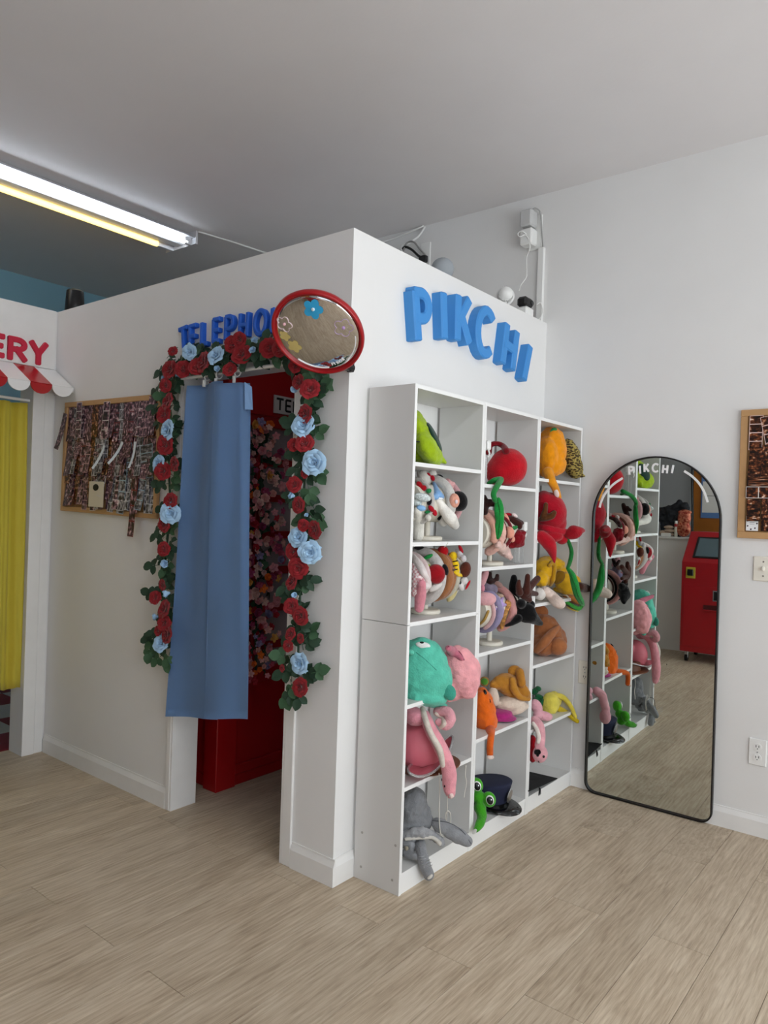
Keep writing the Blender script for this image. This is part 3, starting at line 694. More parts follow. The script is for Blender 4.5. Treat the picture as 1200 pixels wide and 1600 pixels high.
for x, y, s, kd in roses:
    yoff = -.098 if kd in 'rb' else -.08
    p = SY(x, y, yoff); dia = s*scale_at(p)
    n = Vector((.30+rg.uniform(-.45, .35), -1, rg.uniform(-.15, .35)))
    if kd in ('r', 'b'): me = rg.choice(RM[kd]); sc = dia*.54
    else: me = RM[kd][0]; sc = dia*.70; n = Vector((rg.uniform(-.9, .9), -.7, rg.uniform(-.3, .7)))
    n.normalize()
    put('rose', me, ga, p-n*sc*.35, frame(n) @ Matrix.Rotation(rg.uniform(0, 6.28), 3, 'Z'), sc)
nl = 0
for i in range(len(GP)):
    if i % 1: continue
    p = GP[i]; t_ = (GP[min(i+1, len(GP)-1)]-GP[max(i-1, 0)]).normalized()
    for k in range(1 if i % 8 in (0,) else 1):
        pass
step = 282
for i in range(step):
    f = (i+.5)/step*(len(GP)-1); a = int(f); p = GP[a].lerp(GP[min(a+1, len(GP)-1)], f-a)
    q = p+Vector((rg.uniform(-.040, .050), rg.uniform(-.025, .0), rg.uniform(-.03, .03)))
    n = Vector((rg.uniform(-.4, .8), -1, rg.uniform(-.2, .7))).normalized()
    put('leaf', leaf_ms[rg.choice((0, 0, 1, 2))], ga, q, frame(n) @ Matrix.Rotation(rg.uniform(0, 6.28), 3, 'Z'), rg.uniform(.064, .096))
for x, y, ang in ((232, 1016, 100), (240, 1030, 140), (252, 1026, 170), (228, 1010, 70), (247, 1032, 200), (470, 1088, 150), (462, 1085, 200), (500, 690, -60), (508, 740, 220), (505, 620, -50), (500, 1060, -70)):
    put('leaf', leaf_ms[1], ga, SY(x+14 if x < 300 else x-14, y-8, -.05), frame((.2, -1, .3)) @ Matrix.Rotation(R(ang), 3, 'Z'), .08)

# ------------------------------------------------------------------ round convex mirror at the corner
M_mirror = mat('mirror_silver', 'e8e8e8', .02, metal=1)
mc = SY(496, 522, -.20); mn = Vector((.266, -.616, -.715)).normalized(); mr_ = .166
MF = frame(mn); M4 = Matrix.Translation(mc) @ MF.to_4x4()
t = thing('convex_mirror', mc, 'round convex safety mirror with a red rim and flower stickers at the booth corner', 'mirror')
cur = .62
prof = []
for i in range(11):
    r = .155*(1-i/10); prof.append((r, math.sqrt(cur*cur-r*r)-math.sqrt(cur*cur-.155**2)))
bm = bmesh.new(); add_lathe(bm, [(0, -.02), (.15, -.02), (.155, 0)]+prof[1:], M4, 64); obj('mirror_face', recalc(bm), M_mirror, t, smooth=True)
bm = bmesh.new(); add_lathe(bm, [(.152, -.022), (.162, -.022), (.167, -.010), (.166, .004), (.161, .008), (.156, .005), (.153, -.002), (.152, -.022)], M4, 64); obj('rim', recalc(bm), M_red_rim, t, smooth=True)
bm = bmesh.new(); add_lathe(bm, [(0, -.045), (.10, -.045), (.15, -.024), (0, -.022)], M4, 40); obj('back_shell', recalc(bm), M_red_rim, t)
bm = bmesh.new(); ba = M4 @ Vector((0, 0, -.04)); add_cyl(bm, ba, (-.02, -.02, mc.z-.06), .010)
obj('bracket_arm', bm, M_black, t)
bm = bmesh.new(); e0 = SY(545, 574, -.02); add_cyl(bm, e0+Vector((0, .02, 0)), e0+Vector((0, -.03, 0)), .014); add_box(bm, e0+Vector((-.012, .0, -.016)), e0+Vector((.012, .02, .10)), .003); obj('bracket_foot', bm, M_black, t)
def dome(u, v): 
    r2 = min(u*u+v*v, .152**2); return M4 @ Vector((u, v, math.sqrt(cur*cur-r2)-math.sqrt(cur*cur-.155**2)+.0012))
# screen-right / up on the dome
def mdir(vec):
    l = MF.transposed() @ vec; return Vector((l.x, l.y)).normalized()
mu, mv_ = mdir(RT), None
mv_ = Vector((-mu.y, mu.x))
if (MF.transposed() @ UP).to_2d().dot(mv_) < 0: mv_ = -mv_
def duv(a, b): q = mu*a+mv_*b; return q.x, q.y
def flower_patch(name, a, b, rad, m, outline=False, cm=None):
    N_ = 40; out = []
    for k in range(N_):
        th = 2*math.pi*k/N_; r = rad*(.68+.32*abs(math.cos(2.5*th)))
        out.append(duv(a+r*math.cos(th), b+r*math.sin(th)))
    bm = bmesh.new()
    if outline: add_tube(bm, [dome(*q) for q in out], .0013, 5, True)
    else:
        c = bm.verts.new(dome(*duv(a, b))); mid = [bm.verts.new(dome(*duv(a+(.5*rad)*math.cos(2*math.pi*k/N_), b+.5*rad*math.sin(2*math.pi*k/N_)))) for k in range(N_)]
        vs_ = [bm.verts.new(dome(*q)) for q in out]
        for k in range(N_):
            j = (k+1) % N_; bm.faces.new((c, mid[k], mid[j])); bm.faces.new((mid[k], vs_[k], vs_[j], mid[j]))
        recalc(bm)
    s = obj(name, bm, m, t); 
    if cm:
        bm = bmesh.new(); add_ell(bm, dome(*duv(a, b)), (rad*.2,)*3, sub=1); obj('sticker_centre', bm, cm, s)
    return s
def flat(n, h): return mat(n, h, .5)
s = flower_patch('flower_sticker', -.005, .105, .036, flat('sky_blue_sticker', '2f9fd0'), cm=flat('sticker_pale', 'd6e4ea')); s['label'] = 'blue flower sticker'
flower_patch('flower_sticker', -.115, .03, .030, flat('pink_line_sticker', 'e8cfd2'), True, flat('pink_dot', 'e3b0b6'))['label'] = 'white outlined flower sticker'
flower_patch('flower_sticker', .098, .045, .034, flat('lilac_line_sticker', 'b49bb4'), True, flat('lilac_dot', 'b08fc0'))['label'] = 'lilac outlined flower sticker'
flower_patch('flower_sticker', -.085, -.055, .028, flat('yellow_sticker', 'd8c47c'))['label'] = 'yellow flower sticker'
flower_patch('flower_sticker', -.118, -.018, .022, bpy.data.materials['yellow_sticker'])['label'] = 'small yellow flower sticker'
for a0, a1 in ((-40, 5), (-125, -75)):
    obj('printed_arc', tube([dome(*duv(.138*math.cos(R(a0+(a1-a0)*i/12)), .138*math.sin(R(a0+(a1-a0)*i/12)))) for i in range(13)], .0022, 5), M_pale_print, t)
for i, ch in enumerate('PIKCHI'):
    an = R(-68+4.8*i); rad = .132
    a, b = rad*math.cos(an), rad*math.sin(an)
    O = dome(*duv(a, b)); q = dome(*duv(a*.88, b*.88)); uz = (q-O).normalized(); ux = uz.cross(mn).normalized()
    obj('letter', stroke_bm(LET[ch], .0022, .0008, O, ux, uz, mn, .014, .5, .0002), M_pale_print, t)

# ------------------------------------------------------------------ photo boards
def strip_mat(name, border, cols, rows, cells, ps=(.30, .42, .5, .56, .64, .72)):
    """printed photo strip: a border with a grid of small dark pictures"""
    m, nt, b = new_mat(name); N = nt.nodes.new; L = nt.links.new
    uv = N('ShaderNodeTexCoord'); oi = N('ShaderNodeObjectInfo')
    mp = N('ShaderNodeMapping'); mp.inputs['Scale'].default_value = (cells, rows, 1); L(uv.outputs['UV'], mp.inputs[0])
    fr = N('ShaderNodeVectorMath'); fr.operation = 'FRACTION'; L(mp.outputs[0], fr.inputs[0])
    sx = N('ShaderNodeSeparateXYZ'); L(fr.outputs[0], sx.inputs[0])
    def edge(o, e):
        a = N('ShaderNodeMath'); a.operation = 'SUBTRACT'; a.inputs[1].default_value = .5; L(o, a.inputs[0])
        c = N('ShaderNodeMath'); c.operation = 'ABSOLUTE'; L(a.outputs[0], c.inputs[0])
        d = N('ShaderNodeMath'); d.operation = 'GREATER_THAN'; d.inputs[1].default_value = e; L(c.outputs[0], d.inputs[0]); return d
    ex, ey = edge(sx.outputs[0], .465), edge(sx.outputs[1], .455)
    mxm = N('ShaderNodeMath'); mxm.operation = 'MAXIMUM'; L(ex.outputs[0], mxm.inputs[0]); L(ey.outputs[0], mxm.inputs[1])
    ml = N('ShaderNodeMath'); ml.operation = 'MULTIPLY'; ml.inputs[1].default_value = 60; L(oi.outputs['Random'], ml.inputs[0])
    ad = N('ShaderNodeVectorMath'); ad.operation = 'ADD'; L(mp.outputs[0], ad.inputs[0]); L(ml.outputs[0], ad.inputs[1])
    n = N('ShaderNodeTexNoise'); n.inputs['Scale'].default_value = 2.6; n.inputs['Detail'].default_value = 3; L(ad.outputs[0], n.inputs['Vector'])
    cr = N('ShaderNodeValToRGB'); cr.color_ramp.interpolation = 'LINEAR'
    el = cr.color_ramp.elements
    el[0].position = ps[0]; el[0].color = lin(cols[0]); el[1].position = ps[-1]; el[1].color = lin(cols[-1])
    for p_, c_ in list(zip(ps, cols))[1:-1]: q = el.new(p_); q.color = lin(c_)
    L(n.outputs['Fac'], cr.inputs[0])
    mx = N('ShaderNodeMix'); mx.data_type = 'RGBA'; L(mxm.outputs[0], mx.inputs['Factor']); L(cr.outputs[0], mx.inputs[6]); mx.inputs[7].default_value = lin(border)
    L(mx.outputs[2], b.inputs['Base Color']); b.inputs['Roughness'].default_value = .35; b.inputs['Specular IOR Level'].default_value = .4
    return m
dark = ['0c080c', '241822', '553a4a', '8a6270', 'c6a0a4', 'f0e6e6']; brown = ['0e0806', '2c150d', '59301a', '8a4a26', 'b98a68', 'e6d3c4']; mono = ['101013', '3b3a40', '66646c', '8f8c92', 'b7b4b6', 'e0dede']
SM = [strip_mat('strip_dark', '5a3a42', dark, 4, 2), strip_mat('strip_pink', 'c59a9c', dark, 4, 2), strip_mat('strip_white', 'd8cfcc', dark, 4, 1), strip_mat('strip_brown', '44251a', brown, 5, 2), strip_mat('strip_mono', 'c9c9ce', mono, 4, 2), strip_mat('strip_red', '7a1f28', dark, 4, 1), strip_mat('strip_black', '131015', brown, 4, 2), strip_mat('strip_pale_blue', '9fbfd0', mono, 4, 1)]
PB = (.36, .46, .54, .60, .65, .70)
SB = [strip_mat('bar_strip_pink', 'e9cfc8', brown, 4, 1, PB), strip_mat('bar_strip_black', '120a08', brown, 4, 1, PB), strip_mat('bar_strip_white', 'e9e2df', brown, 1, 3, PB), strip_mat('bar_strip_brown', '2a120a', brown, 4, 2, PB)]
M_oak = mat('oak_frame', 'bf9565', .55, var=.08, vscale=14); M_cork = mat('cork', 'a27c50', .9, var=.2, vscale=60)
def strip_bm(c, ux, uz, nrm, w_, h, curl, lift):
    """a slightly curled slip of photo paper with its own thickness"""
    bm = bmesh.new(); uvl = bm.loops.layers.uv.new('uv'); c, ux, uz, nrm = Vector(c), Vector(ux), Vector(uz), Vector(nrm)
    n = 5; A = []
    for i in range(n+1):
        v = i/n; off = lift+curl*(1-v)**2*h
        A.append([bm.verts.new(c+ux*(s*w_/2)+uz*((v-.5)*h)+nrm*off) for s in (-1, 1)])
    B = [[bm.verts.new(q.co-nrm*.0006) for q in r] for r in A]
    def f(vs_, uvs):
        fc = bm.faces.new(vs_)
        for lp, u in zip(fc.loops, uvs): lp[uvl].uv = u
    for i in range(n):
        a, b = i/n, (i+1)/n
        f((A[i][0], A[i][1], A[i+1][1], A[i+1][0]), ((0, a), (1, a), (1, b), (0, b)))
        f((B[i][1], B[i][0], B[i+1][0], B[i+1][1]), ((.01, .01),)*4)
        for s in (0, 1): f((A[i][s], A[i+1][s], B[i+1][s], B[i][s]), ((.01, .01),)*4)
    f((A[0][1], A[0][0], B[0][0], B[0][1]), ((.01, .01),)*4); f((A[n][0], A[n][1], B[n][1], B[n][0]), ((.01, .01),)*4)
    return bm
def board(name, O, ux, uz, nrm, W_, H_, fw, label):
    O, ux, uz, nrm = Vector(O), Vector(ux), Vector(uz), Vector(nrm)
    t = thing(name, O, label, 'pinboard')
    def slab(nm, u0, u1, v0, v1, d0, d1, m):
        bm = bmesh.new(); add_box(bm, (u0, v0, d0), (u1, v1, d1), .002 if m is M_oak else 0)
        M = Matrix((ux, uz, nrm)).transposed().to_4x4(); M.translation = O
        bmesh.ops.transform(bm, matrix=M, verts=bm.verts); obj(nm, recalc(bm), m, t)
    slab('cork_panel', fw*.5, W_-fw*.5, fw*.5, H_-fw*.5, .001, .010, M_cork)
    slab('frame_rail', 0, W_, 0, fw, .0, .020, M_oak); slab('frame_rail', 0, W_, H_-fw, H_, .0, .020, M_oak)
    slab('frame_stile', 0, fw, fw, H_-fw, .0, .020, M_oak); slab('frame_stile', W_-fw, W_, fw, H_-fw, .0, .020, M_oak)
    return O, ux, uz, nrm
tl = R(-1.1)
O, ux, uz, nr = board('photo_board', (-2.052, -.001, 1.348), (math.cos(tl), 0, math.sin(tl)), (-math.sin(tl), 0, math.cos(tl)), (0, -1, 0), .885, .588, .026, 'wood framed pinboard crowded with photo strips left of the rose garland')
rg = random.Random(5); gl = 'photo strips on the left pinboard'; kk = 0
lab = {0: 'small dark photo strip pinned on the left pinboard', 1: 'pink bordered photo strip pinned on the left pinboard', 2: 'pale bordered photo strip pinned on the left pinboard', 3: 'brown toned photo strip pinned on the left pinboard', 4: 'grey toned photo strip pinned on the left pinboard', 5: 'red bordered photo strip pinned on the left pinboard', 6: 'black bordered photo strip pinned on the left pinboard', 7: 'pale blue photo strip pinned on the left pinboard'}
lname = ['dark', 'pink', 'pale', 'brown', 'grey', 'red', 'black', 'pale blue']
def strip(c_u, c_v, w_, h, ang, mi, label=None, curl=None, group=True, M=None):
    global kk
    kk += 1; a = R(ang)
    X = ux*math.cos(a)+uz*math.sin(a); Z = uz*math.cos(a)-ux*math.sin(a)
    bm = strip_bm(O+ux*c_u+uz*c_v, X, Z, nr, w_, h, rg.uniform(0, .12) if curl is None else curl, .011+.0012*(kk % 9)+(.012 if label else 0))
    o = obj('photo_strip', bm, (M or SM)[mi]); tag(o, label or lab[mi], 'photo', None if label else f'{gl}, {lname[mi]}')
    return o
rows = [(.475, .185), (.300, .20), (.120, .185)]
ORD = ['first', 'second', 'third', 'fourth', 'fifth', 'sixth', 'seventh', 'eighth', 'ninth', 'tenth', 'eleventh', 'twelfth', 'thirteenth', 'fourteenth', 'fifteenth', 'sixteenth', 'seventeenth', 'eighteenth', 'nineteenth', 'twentieth', 'twenty-first', 'twenty-second', 'twenty-third', 'twenty-fourth']
for ri, (cv, hh) in enumerate(rows):
    u = .04; i = 0
    while u < .85:
        w_ = rg.choice((.042, .048, .05, .055, .06))
        mi = rg.choices(range(8), [7, 3, 1.6, 1.2 if ri else .4, 3, 1, 2, .5])[0]
        o = strip(min(u+w_/2, .835), cv+rg.uniform(-.012, .012), w_, hh*rg.uniform(.9, 1.1), rg.uniform(-5, 5) if ri else rg.uniform(-2, 2), mi)
        o['label'] = f'{lname[mi]} photo strip, {ORD[i]} from the left in the {("top", "middle", "bottom")[ri]} row of the left pinboard'; o['group'] = gl
        u += w_*rg.uniform(.78, 1.0); i += 1
seen = set()
for k in range(60):
    u, v = rg.uniform(.07, .82), rg.uniform(.09, .46); mi = rg.choices(range(8), [5, 3, 1, 1.5, 2, 1.5, 2, .3])[0]; an = rg.uniform(-14, 14)
    l_ = f'{lname[mi]} photo strip leaning {"left" if an > 0 else "right"}, over the {("bottom", "middle", "top")[min(2, int(v/.18))]} row at the {("left", "middle", "right")[min(2, int(u/.29))]} of the pinboard'
    if l_ in seen or len(seen) > 30: continue
    seen.add(l_); o = strip(u, v, .046, rg.uniform(.08, .15), an, mi); o['label'] = l_; o['group'] = gl
strip(.005, .43, .045, .20, -14, 0, 'dark photo strip hanging past the left edge of the pinboard', .1)
strip(.715, .055, .050, .30, -1, 5, 'red ended photo strip hanging below the bottom edge of the pinboard', .03)
strip(.175, .485, .052, .19, 0, 2, 'pale strip of four grey photos in the top row of the pinboard', 0)
cd = strip(.38, .100, .14, .13, 0, 0, 'large cream card with a dark round print in the bottom row of the pinboard', 0, M=[mat('cream_card', 'd9cfb8', .7)])
bm = bmesh.new(); add_ell(bm, O+ux*.375+uz*.135+nr*.0335, (.028, .0008, .018), sub=2); obj('printed_spot', bm, M_ink, cd)
strip(.60, .12, .060, .22, -3, 7, 'pale blue bordered strip low on the middle of the pinboard', .02)
strip(.80, .27, .10, .16, 6, 7, 'light blue print half hidden by the roses on the pinboard', .02)
M_gleam = mat('shiny_strip_back', 'dfe8ee', .15)
for (u, v, an) in ((.40, .29, -22), (.555, .31, -32), (.70, .30, 3)):
    bm = strip_bm(O+ux*u+uz*v, ux*math.cos(R(an))+uz*math.sin(R(an)), uz*math.cos(R(an))-ux*math.sin(R(an)), nr, .018, .13, .25, .025)
    tag(obj('photo_strip', bm, M_gleam), 'curled shiny photo strip seen edge on, %s across the pinboard' % {-22: 'leftmost of three', -32: 'middle of three', 3: 'nearly upright, rightmost of three'}[an], 'photo', 'curled shiny strips on the left pinboard')
# right-hand board, partly in view
O, ux, uz, nr = board('photo_board', (.995, YB-.001, 1.335), (1, 0, 0), (0, 0, 1), (0, -1, 0), .60, .585, .030, 'wood framed pinboard with photo strips above the light switch')
gl = 'photo strips on the right pinboard'
lab = {0: 'pink bordered photo strip pinned on the right pinboard', 1: 'black bordered photo strip pinned on the right pinboard', 2: 'white bordered photo row pinned on the right pinboard', 3: 'brown toned photo strip pinned on the right pinboard'}
lname = ['pink', 'black', 'white', 'brown']
strip(.066, .478, .056, .155, -.5, 0, 'topmost left strip of four brown photos on the right pinboard', 0, M=SB)
strip(.125, .472, .055, .16, 12, 0, 'tilted pink bordered strip beside the top left strip of the right board', 0, M=SB)
strip(.068, .345, .054, .135, -3, 1, 'black bordered photo strip under the top left strip of the right board', .02, M=SB)
strip(.125, .350, .064, .14, -1, 3, 'pair of larger group photos in the middle of the right board', 0, M=SB)
strip(.112, .258, .150, .045, 0, 1, 'narrow dark row of two photos across the right board', 0, M=SB)
strip(.112, .208, .156, .052, 0, 2, 'white bordered row of red photos across the right board', 0, M=SB)
strip(.068, .128, .056, .10, 1, 1, 'short dark strip above the white card on the right board', 0, M=SB)
strip(.128, .110, .060, .15, 0, 3, 'dark strip at the bottom beside the white card on the right board', 0, M=SB)
for i, u in enumerate((.20, .26, .32, .38, .44, .50, .555)):
    for j, v in enumerate((.10, .265, .44)):
        mi = rg.choice((0, 1, 1, 3)); o = strip(u+rg.uniform(-.01, .01), v, .055, .155, rg.uniform(-4, 4), mi, M=SB)
        o['label'] = f'{lname[mi]} photo strip, {ORD[i]} from the right-hand photos in the {("bottom", "middle", "top")[j]} row of the right pinboard'; o['group'] = gl
t = thing('photo_card', O+ux*.062+uz*.065, 'white card with a printed floral border at the foot of the right pinboard', 'card')
bm = strip_bm(O+ux*.062+uz*.068, ux, uz, nr, .050, .066, 0, .022); obj('card', bm, M_pale_print, t)
for k in range(7):
    a = 2*math.pi*k/7; bm = bmesh.new(); add_ell(bm, O+ux*(.062+.020*math.cos(a))+uz*(.068+.027*math.sin(a))+nr*.0225, (.004, .0006, .004), sub=1); obj('printed_petal', bm, flat('plum_print%d' % k, '3b2530'), t)
for v in (.080, .072, .064): obj('printed_line', box(O+ux*.052+uz*v+nr*.0224, O+ux*.072+uz*(v+.0015)+nr*.0229), flat('grey_print', '6b6b6b'), t)

# light switch and outlets
t = thing('light_switch', (1.108, YB, 1.145), 'ivory light switch plate under the right pinboard', 'switch')
obj('plate', box((1.064, YB-.007, 1.144), (1.150, YB, 1.256), .003), M_ivory, t)
obj('toggle', box((1.101, YB-.022, 1.192), (1.111, YB-.006, 1.210), .002), M_ivory, t)
for z in (1.168, 1.232): obj('screw', cyl((1.106, YB-.0085, z), (1.106, YB-.006, z), .0035), mat('screw_steel%d' % int(z*100), '99968e', .4, 1), t)
def outlet(x, z, label, m):
    t = thing('wall_outlet', (x, YB, z-.06), label, 'outlet')
    obj('plate', box((x-.037, YB-.007, z-.06), (x+.037, YB, z+.06), .003), m, t)
    for dz in (-.024, .024):
        bm = bmesh.new(); add_cyl(bm, (x, YB-.0095, z+dz), (x, YB-.006, z+dz), .017); r_f = obj('receptacle', bm, m, t)
        for dx in (-.006, .006): obj('slot', box((x+dx-.0013, YB-.0100, z+dz-.002), (x+dx+.0013, YB-.0092, z+dz+.008)), M_black, r_f)
        obj('slot', cyl((x, YB-.0100, z+dz-.008), (x, YB-.0092, z+dz-.008), .0022), M_black, r_f)
    obj('screw', cyl((x, YB-.0085, z), (x, YB-.006, z), .003), M_metal, t)
outlet(1.107, .375, 'white duplex outlet low on the wall right of the arched mirror', M_white_pl)
outlet(.285, .600, 'ivory duplex outlet between the bookcase and the arched mirror', M_ivory)

# ------------------------------------------------------------------ arched floor mirror
ta = thing('arched_mirror', (.62, 1.57, 0), 'tall arched black framed floor mirror standing against the white wall', 'mirror')
yaw, tilt = R(1.0), R(-.526)
n_ = Vector((math.sin(yaw), -math.cos(yaw)*math.cos(tilt), math.sin(tilt))).normalized()
mx_ = Vector((0, 0, 1)).cross(n_).normalized(); mx_ = -mx_ if mx_.x < 0 else mx_
mz_ = mx_.cross(n_); mz_ = -mz_ if mz_.z < 0 else mz_
MO = Vector((.6, 1.578, 0)); MO = MO+mx_*(.623-.6)/mx_.x
MW, MH, MRb = .307, 1.712, .055
def mpt(u, v, d=0): return MO+mx_*u+mz_*v+n_*d
def outline(k):
    """arch outline grown inward by k"""
    W_ = MW-k; pts = []
    cy_ = MH-MW
    for i in range(33): a = math.pi*i/32; pts.append((W_*math.cos(a), cy_+W_*math.sin(a)))
    for i in range(9): a = math.pi+math.pi/2*i/8; pts.append((-W_+MRb-k+(MRb-k)*math.cos(a)*1, k+MRb-k+(MRb-k)*math.sin(a)))
    for i in range(9): a = 1.5*math.pi+math.pi/2*i/8; pts.append((W_-MRb+k+(MRb-k)*math.cos(a), MRb+(MRb-k)*math.sin(a)))
    return pts
bm = bmesh.new(); o0, o1 = outline(0), outline(.007); n = len(o0)
V = [[bm.verts.new(mpt(u, v+.002, d)) for u, v in oo] for oo, d in ((o0, -.012), (o0, .012), (o1, .012), (o1, -.012))]
for k in range(4):
    a, b = V[k], V[(k+1) % 4]
    for i in range(n): bm.faces.new((a[i], a[(i+1) % n], b[(i+1) % n], b[i]))
obj('frame', recalc(bm), mat('black_frame', '0b0b0c', .4), ta)
bm = bmesh.new(); subpoly(bm, [mpt(u, v+.002, -.006) for u, v in outline(.006)], n_, .006); obj('mirror_glass', recalc(bm), mat('clear_mirror', 'd9dfdc', .0, metal=1), ta)
# printed name and arcs
CYM = MH-MW
mc_r = .262
def pm(px, py): 
    d = ray(px, py); q = CAM+d*((MO-CAM).dot(n_)/d.dot(n_)); return (q-MO).dot(mx_), (q-MO).dot(mz_)
for ch, px, py, an in (('P', 986, 735, 7), ('I', 1000, 734, 5), ('K', 1010, 731, 3), ('C', 1024.5, 731, 0), ('H', 1039, 733, -4), ('I', 1051, 733, -9)):
    u, v = pm(px, py); a = R(an); uz = mz_*math.cos(a)-mx_*math.sin(a); uxx = mx_*math.cos(a)+mz_*math.sin(a)
    Ht = .046; wL = {'P': .3, 'I': .1, 'K': .3, 'C': .4, 'H': .3}[ch]
    obj('printed_letter', stroke_bm(LET[ch], .0095, .0009, mpt(u, v, .0012)-uz*Ht*.5-uxx*Ht*wL, uxx, uz, n_, Ht, .3, .0003), M_pale_print, ta)
for pts in ([(973, 747), (962, 754), (953, 762), (945, 772), (939, 785), (937, 793)], [(1069, 736), (1081, 744), (1092, 755), (1100, 768), (1106, 785)]):
    P2 = smooth_path([mpt(*pm(*q), .0012) for q in pts], 6)
    bm = bmesh.new(); add_tube(bm, P2, .006, 6)
    for v_ in bm.verts:
        d = (v_.co-MO).dot(n_); v_.co -= n_*(d-.0009)*.85
    obj('printed_arc', bm, M_pale_print, ta)

# ------------------------------------------------------------------ bookcases
SHX0, SHX1, TH = .014, .231, .015
def bookcase(y0, y1, zs, label, seam=None):
    t = thing('bookcase', (SHX0, (y0+y1)/2, 0), label, 'bookcase', None)
    H_ = 1.872; XF = SHX1-.0012
    def board(name, ya, yb, za, zb, lip=0):
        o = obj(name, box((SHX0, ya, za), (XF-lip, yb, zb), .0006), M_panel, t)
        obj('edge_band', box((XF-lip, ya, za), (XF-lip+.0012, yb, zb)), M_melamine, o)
    for ya in (y0, y1-TH):
        if seam: board('side_panel', ya, ya+TH, 0, seam-.001); board('side_panel', ya, ya+TH, seam+.001, H_)
        else: board('side_panel', ya, ya+TH, 0, H_)
    board('top_panel', y0+TH, y1-TH, H_-TH, H_)
    for z in zs[:-1]: board('shelf_board', y0+TH, y1-TH, z-TH/2, z+TH/2, .001)
    z = zs[-1]
    board('bottom_board', y0+TH, y1-TH, z-TH, z, .001)
    obj('plinth', box((SHX1-.016, y0+TH, 0), (SHX1-.002, y1-TH, z-TH), .001), M_melamine, t)
    if y0 < .2:
        for z, x in ((.18, .21), (.05, .20), (.05, .05), (.18, .05)): obj('screw_cap', cyl((x, y0-.0012, z), (x, y0+.001, z), .005, seg=10), M_screw, t)
    return t
Z1 = [1.579, 1.284, .990, .687, .384, .078]; Z2 = [1.524, 1.172, .812, .449, .076]; Z3 = [1.577, 1.284, .980, .688, .383, .076]
bookcase(.105, .599, Z1, 'white six-tier bookcase of hats nearest the doorway, grey elephant hat at its foot', .988)
bookcase(.6005, 1.097, Z2, 'white five-tier middle bookcase with the red hat on top and police cap below')
bookcase(1.0985, 1.594, Z3, 'white six-tier bookcase next to the arched mirror, orange hat on top')

# ------------------------------------------------------------------ plush builder
UN = [(.105, .599), (.6005, 1.097), (1.0985, 1.594)]
def CL(px, py, X, r=0):
    """a point of a plush, kept between the side panels of its bookcase"""
    p = SX(px, py, X)
    if py < 600: return p
    yf = SX(px, py, SHX1).y
    lo, hi = next((u for u in UN if yf < u[1]), UN[2])
    if X > .26:
        while p.y < UN[0][0]+TH and X > .24: X -= .004; p = SX(px, py, X)
        return p
    m_ = min(.6*r*scale_at(p), .10); i = 0
    while p.y > hi-TH-m_ and X < .30 and i < 60: X += .005; p = SX(px, py, X); i += 1
    while p.y < lo+TH+m_ and X > .06 and X < .232 and i < 60: X -= .005; p = SX(px, py, X); i += 1
    return p
BV = {}
def snap(t, px, py, X):
    d = ray(px, py).normalized(); best = None
    for tr in BV.get(t.name, []):
        h = tr.ray_cast(CAM, d)
        if h[0] is not None and (best is None or h[3] < best[3]): best = h
    return (best[0], best[1]) if best else (CL(px, py, X), -FW)
def place(px, py, X, r):
    """depth of a later piece: resting on, or as close as it gets to, what its thing already has"""
    trs = BV.get(CUR[0])
    if not trs: return CL(px, py, X, r)
    d = ray(px, py).normalized(); best = None
    for tr in trs:
        h = tr.ray_cast(CAM, d)
        if h[0] is not None and (best is None or h[3] < best[3]): best = h
    if best: return best[0]-d*(.6*r*scale_at(best[0]))
    yf = SX(px, py, SHX1).y; lo, hi = next((u for u in UN if yf < u[1]), UN[2]); out = None
    for i in range(30):
        x = .05+.0095*i; p = SX(px, py, x); m_ = .5*r*scale_at(p)
        if x < SHX1+.005 and (p.y > hi-TH-m_ or p.y < lo+TH+m_): continue
        if x >= SHX1 and p.y < lo: continue
        dist = min(tr.find_nearest(p)[3] for tr in trs)
        if out is None or dist < out[0]: out = (dist, p)
    return out[1] if out else CL(px, py, X, r)
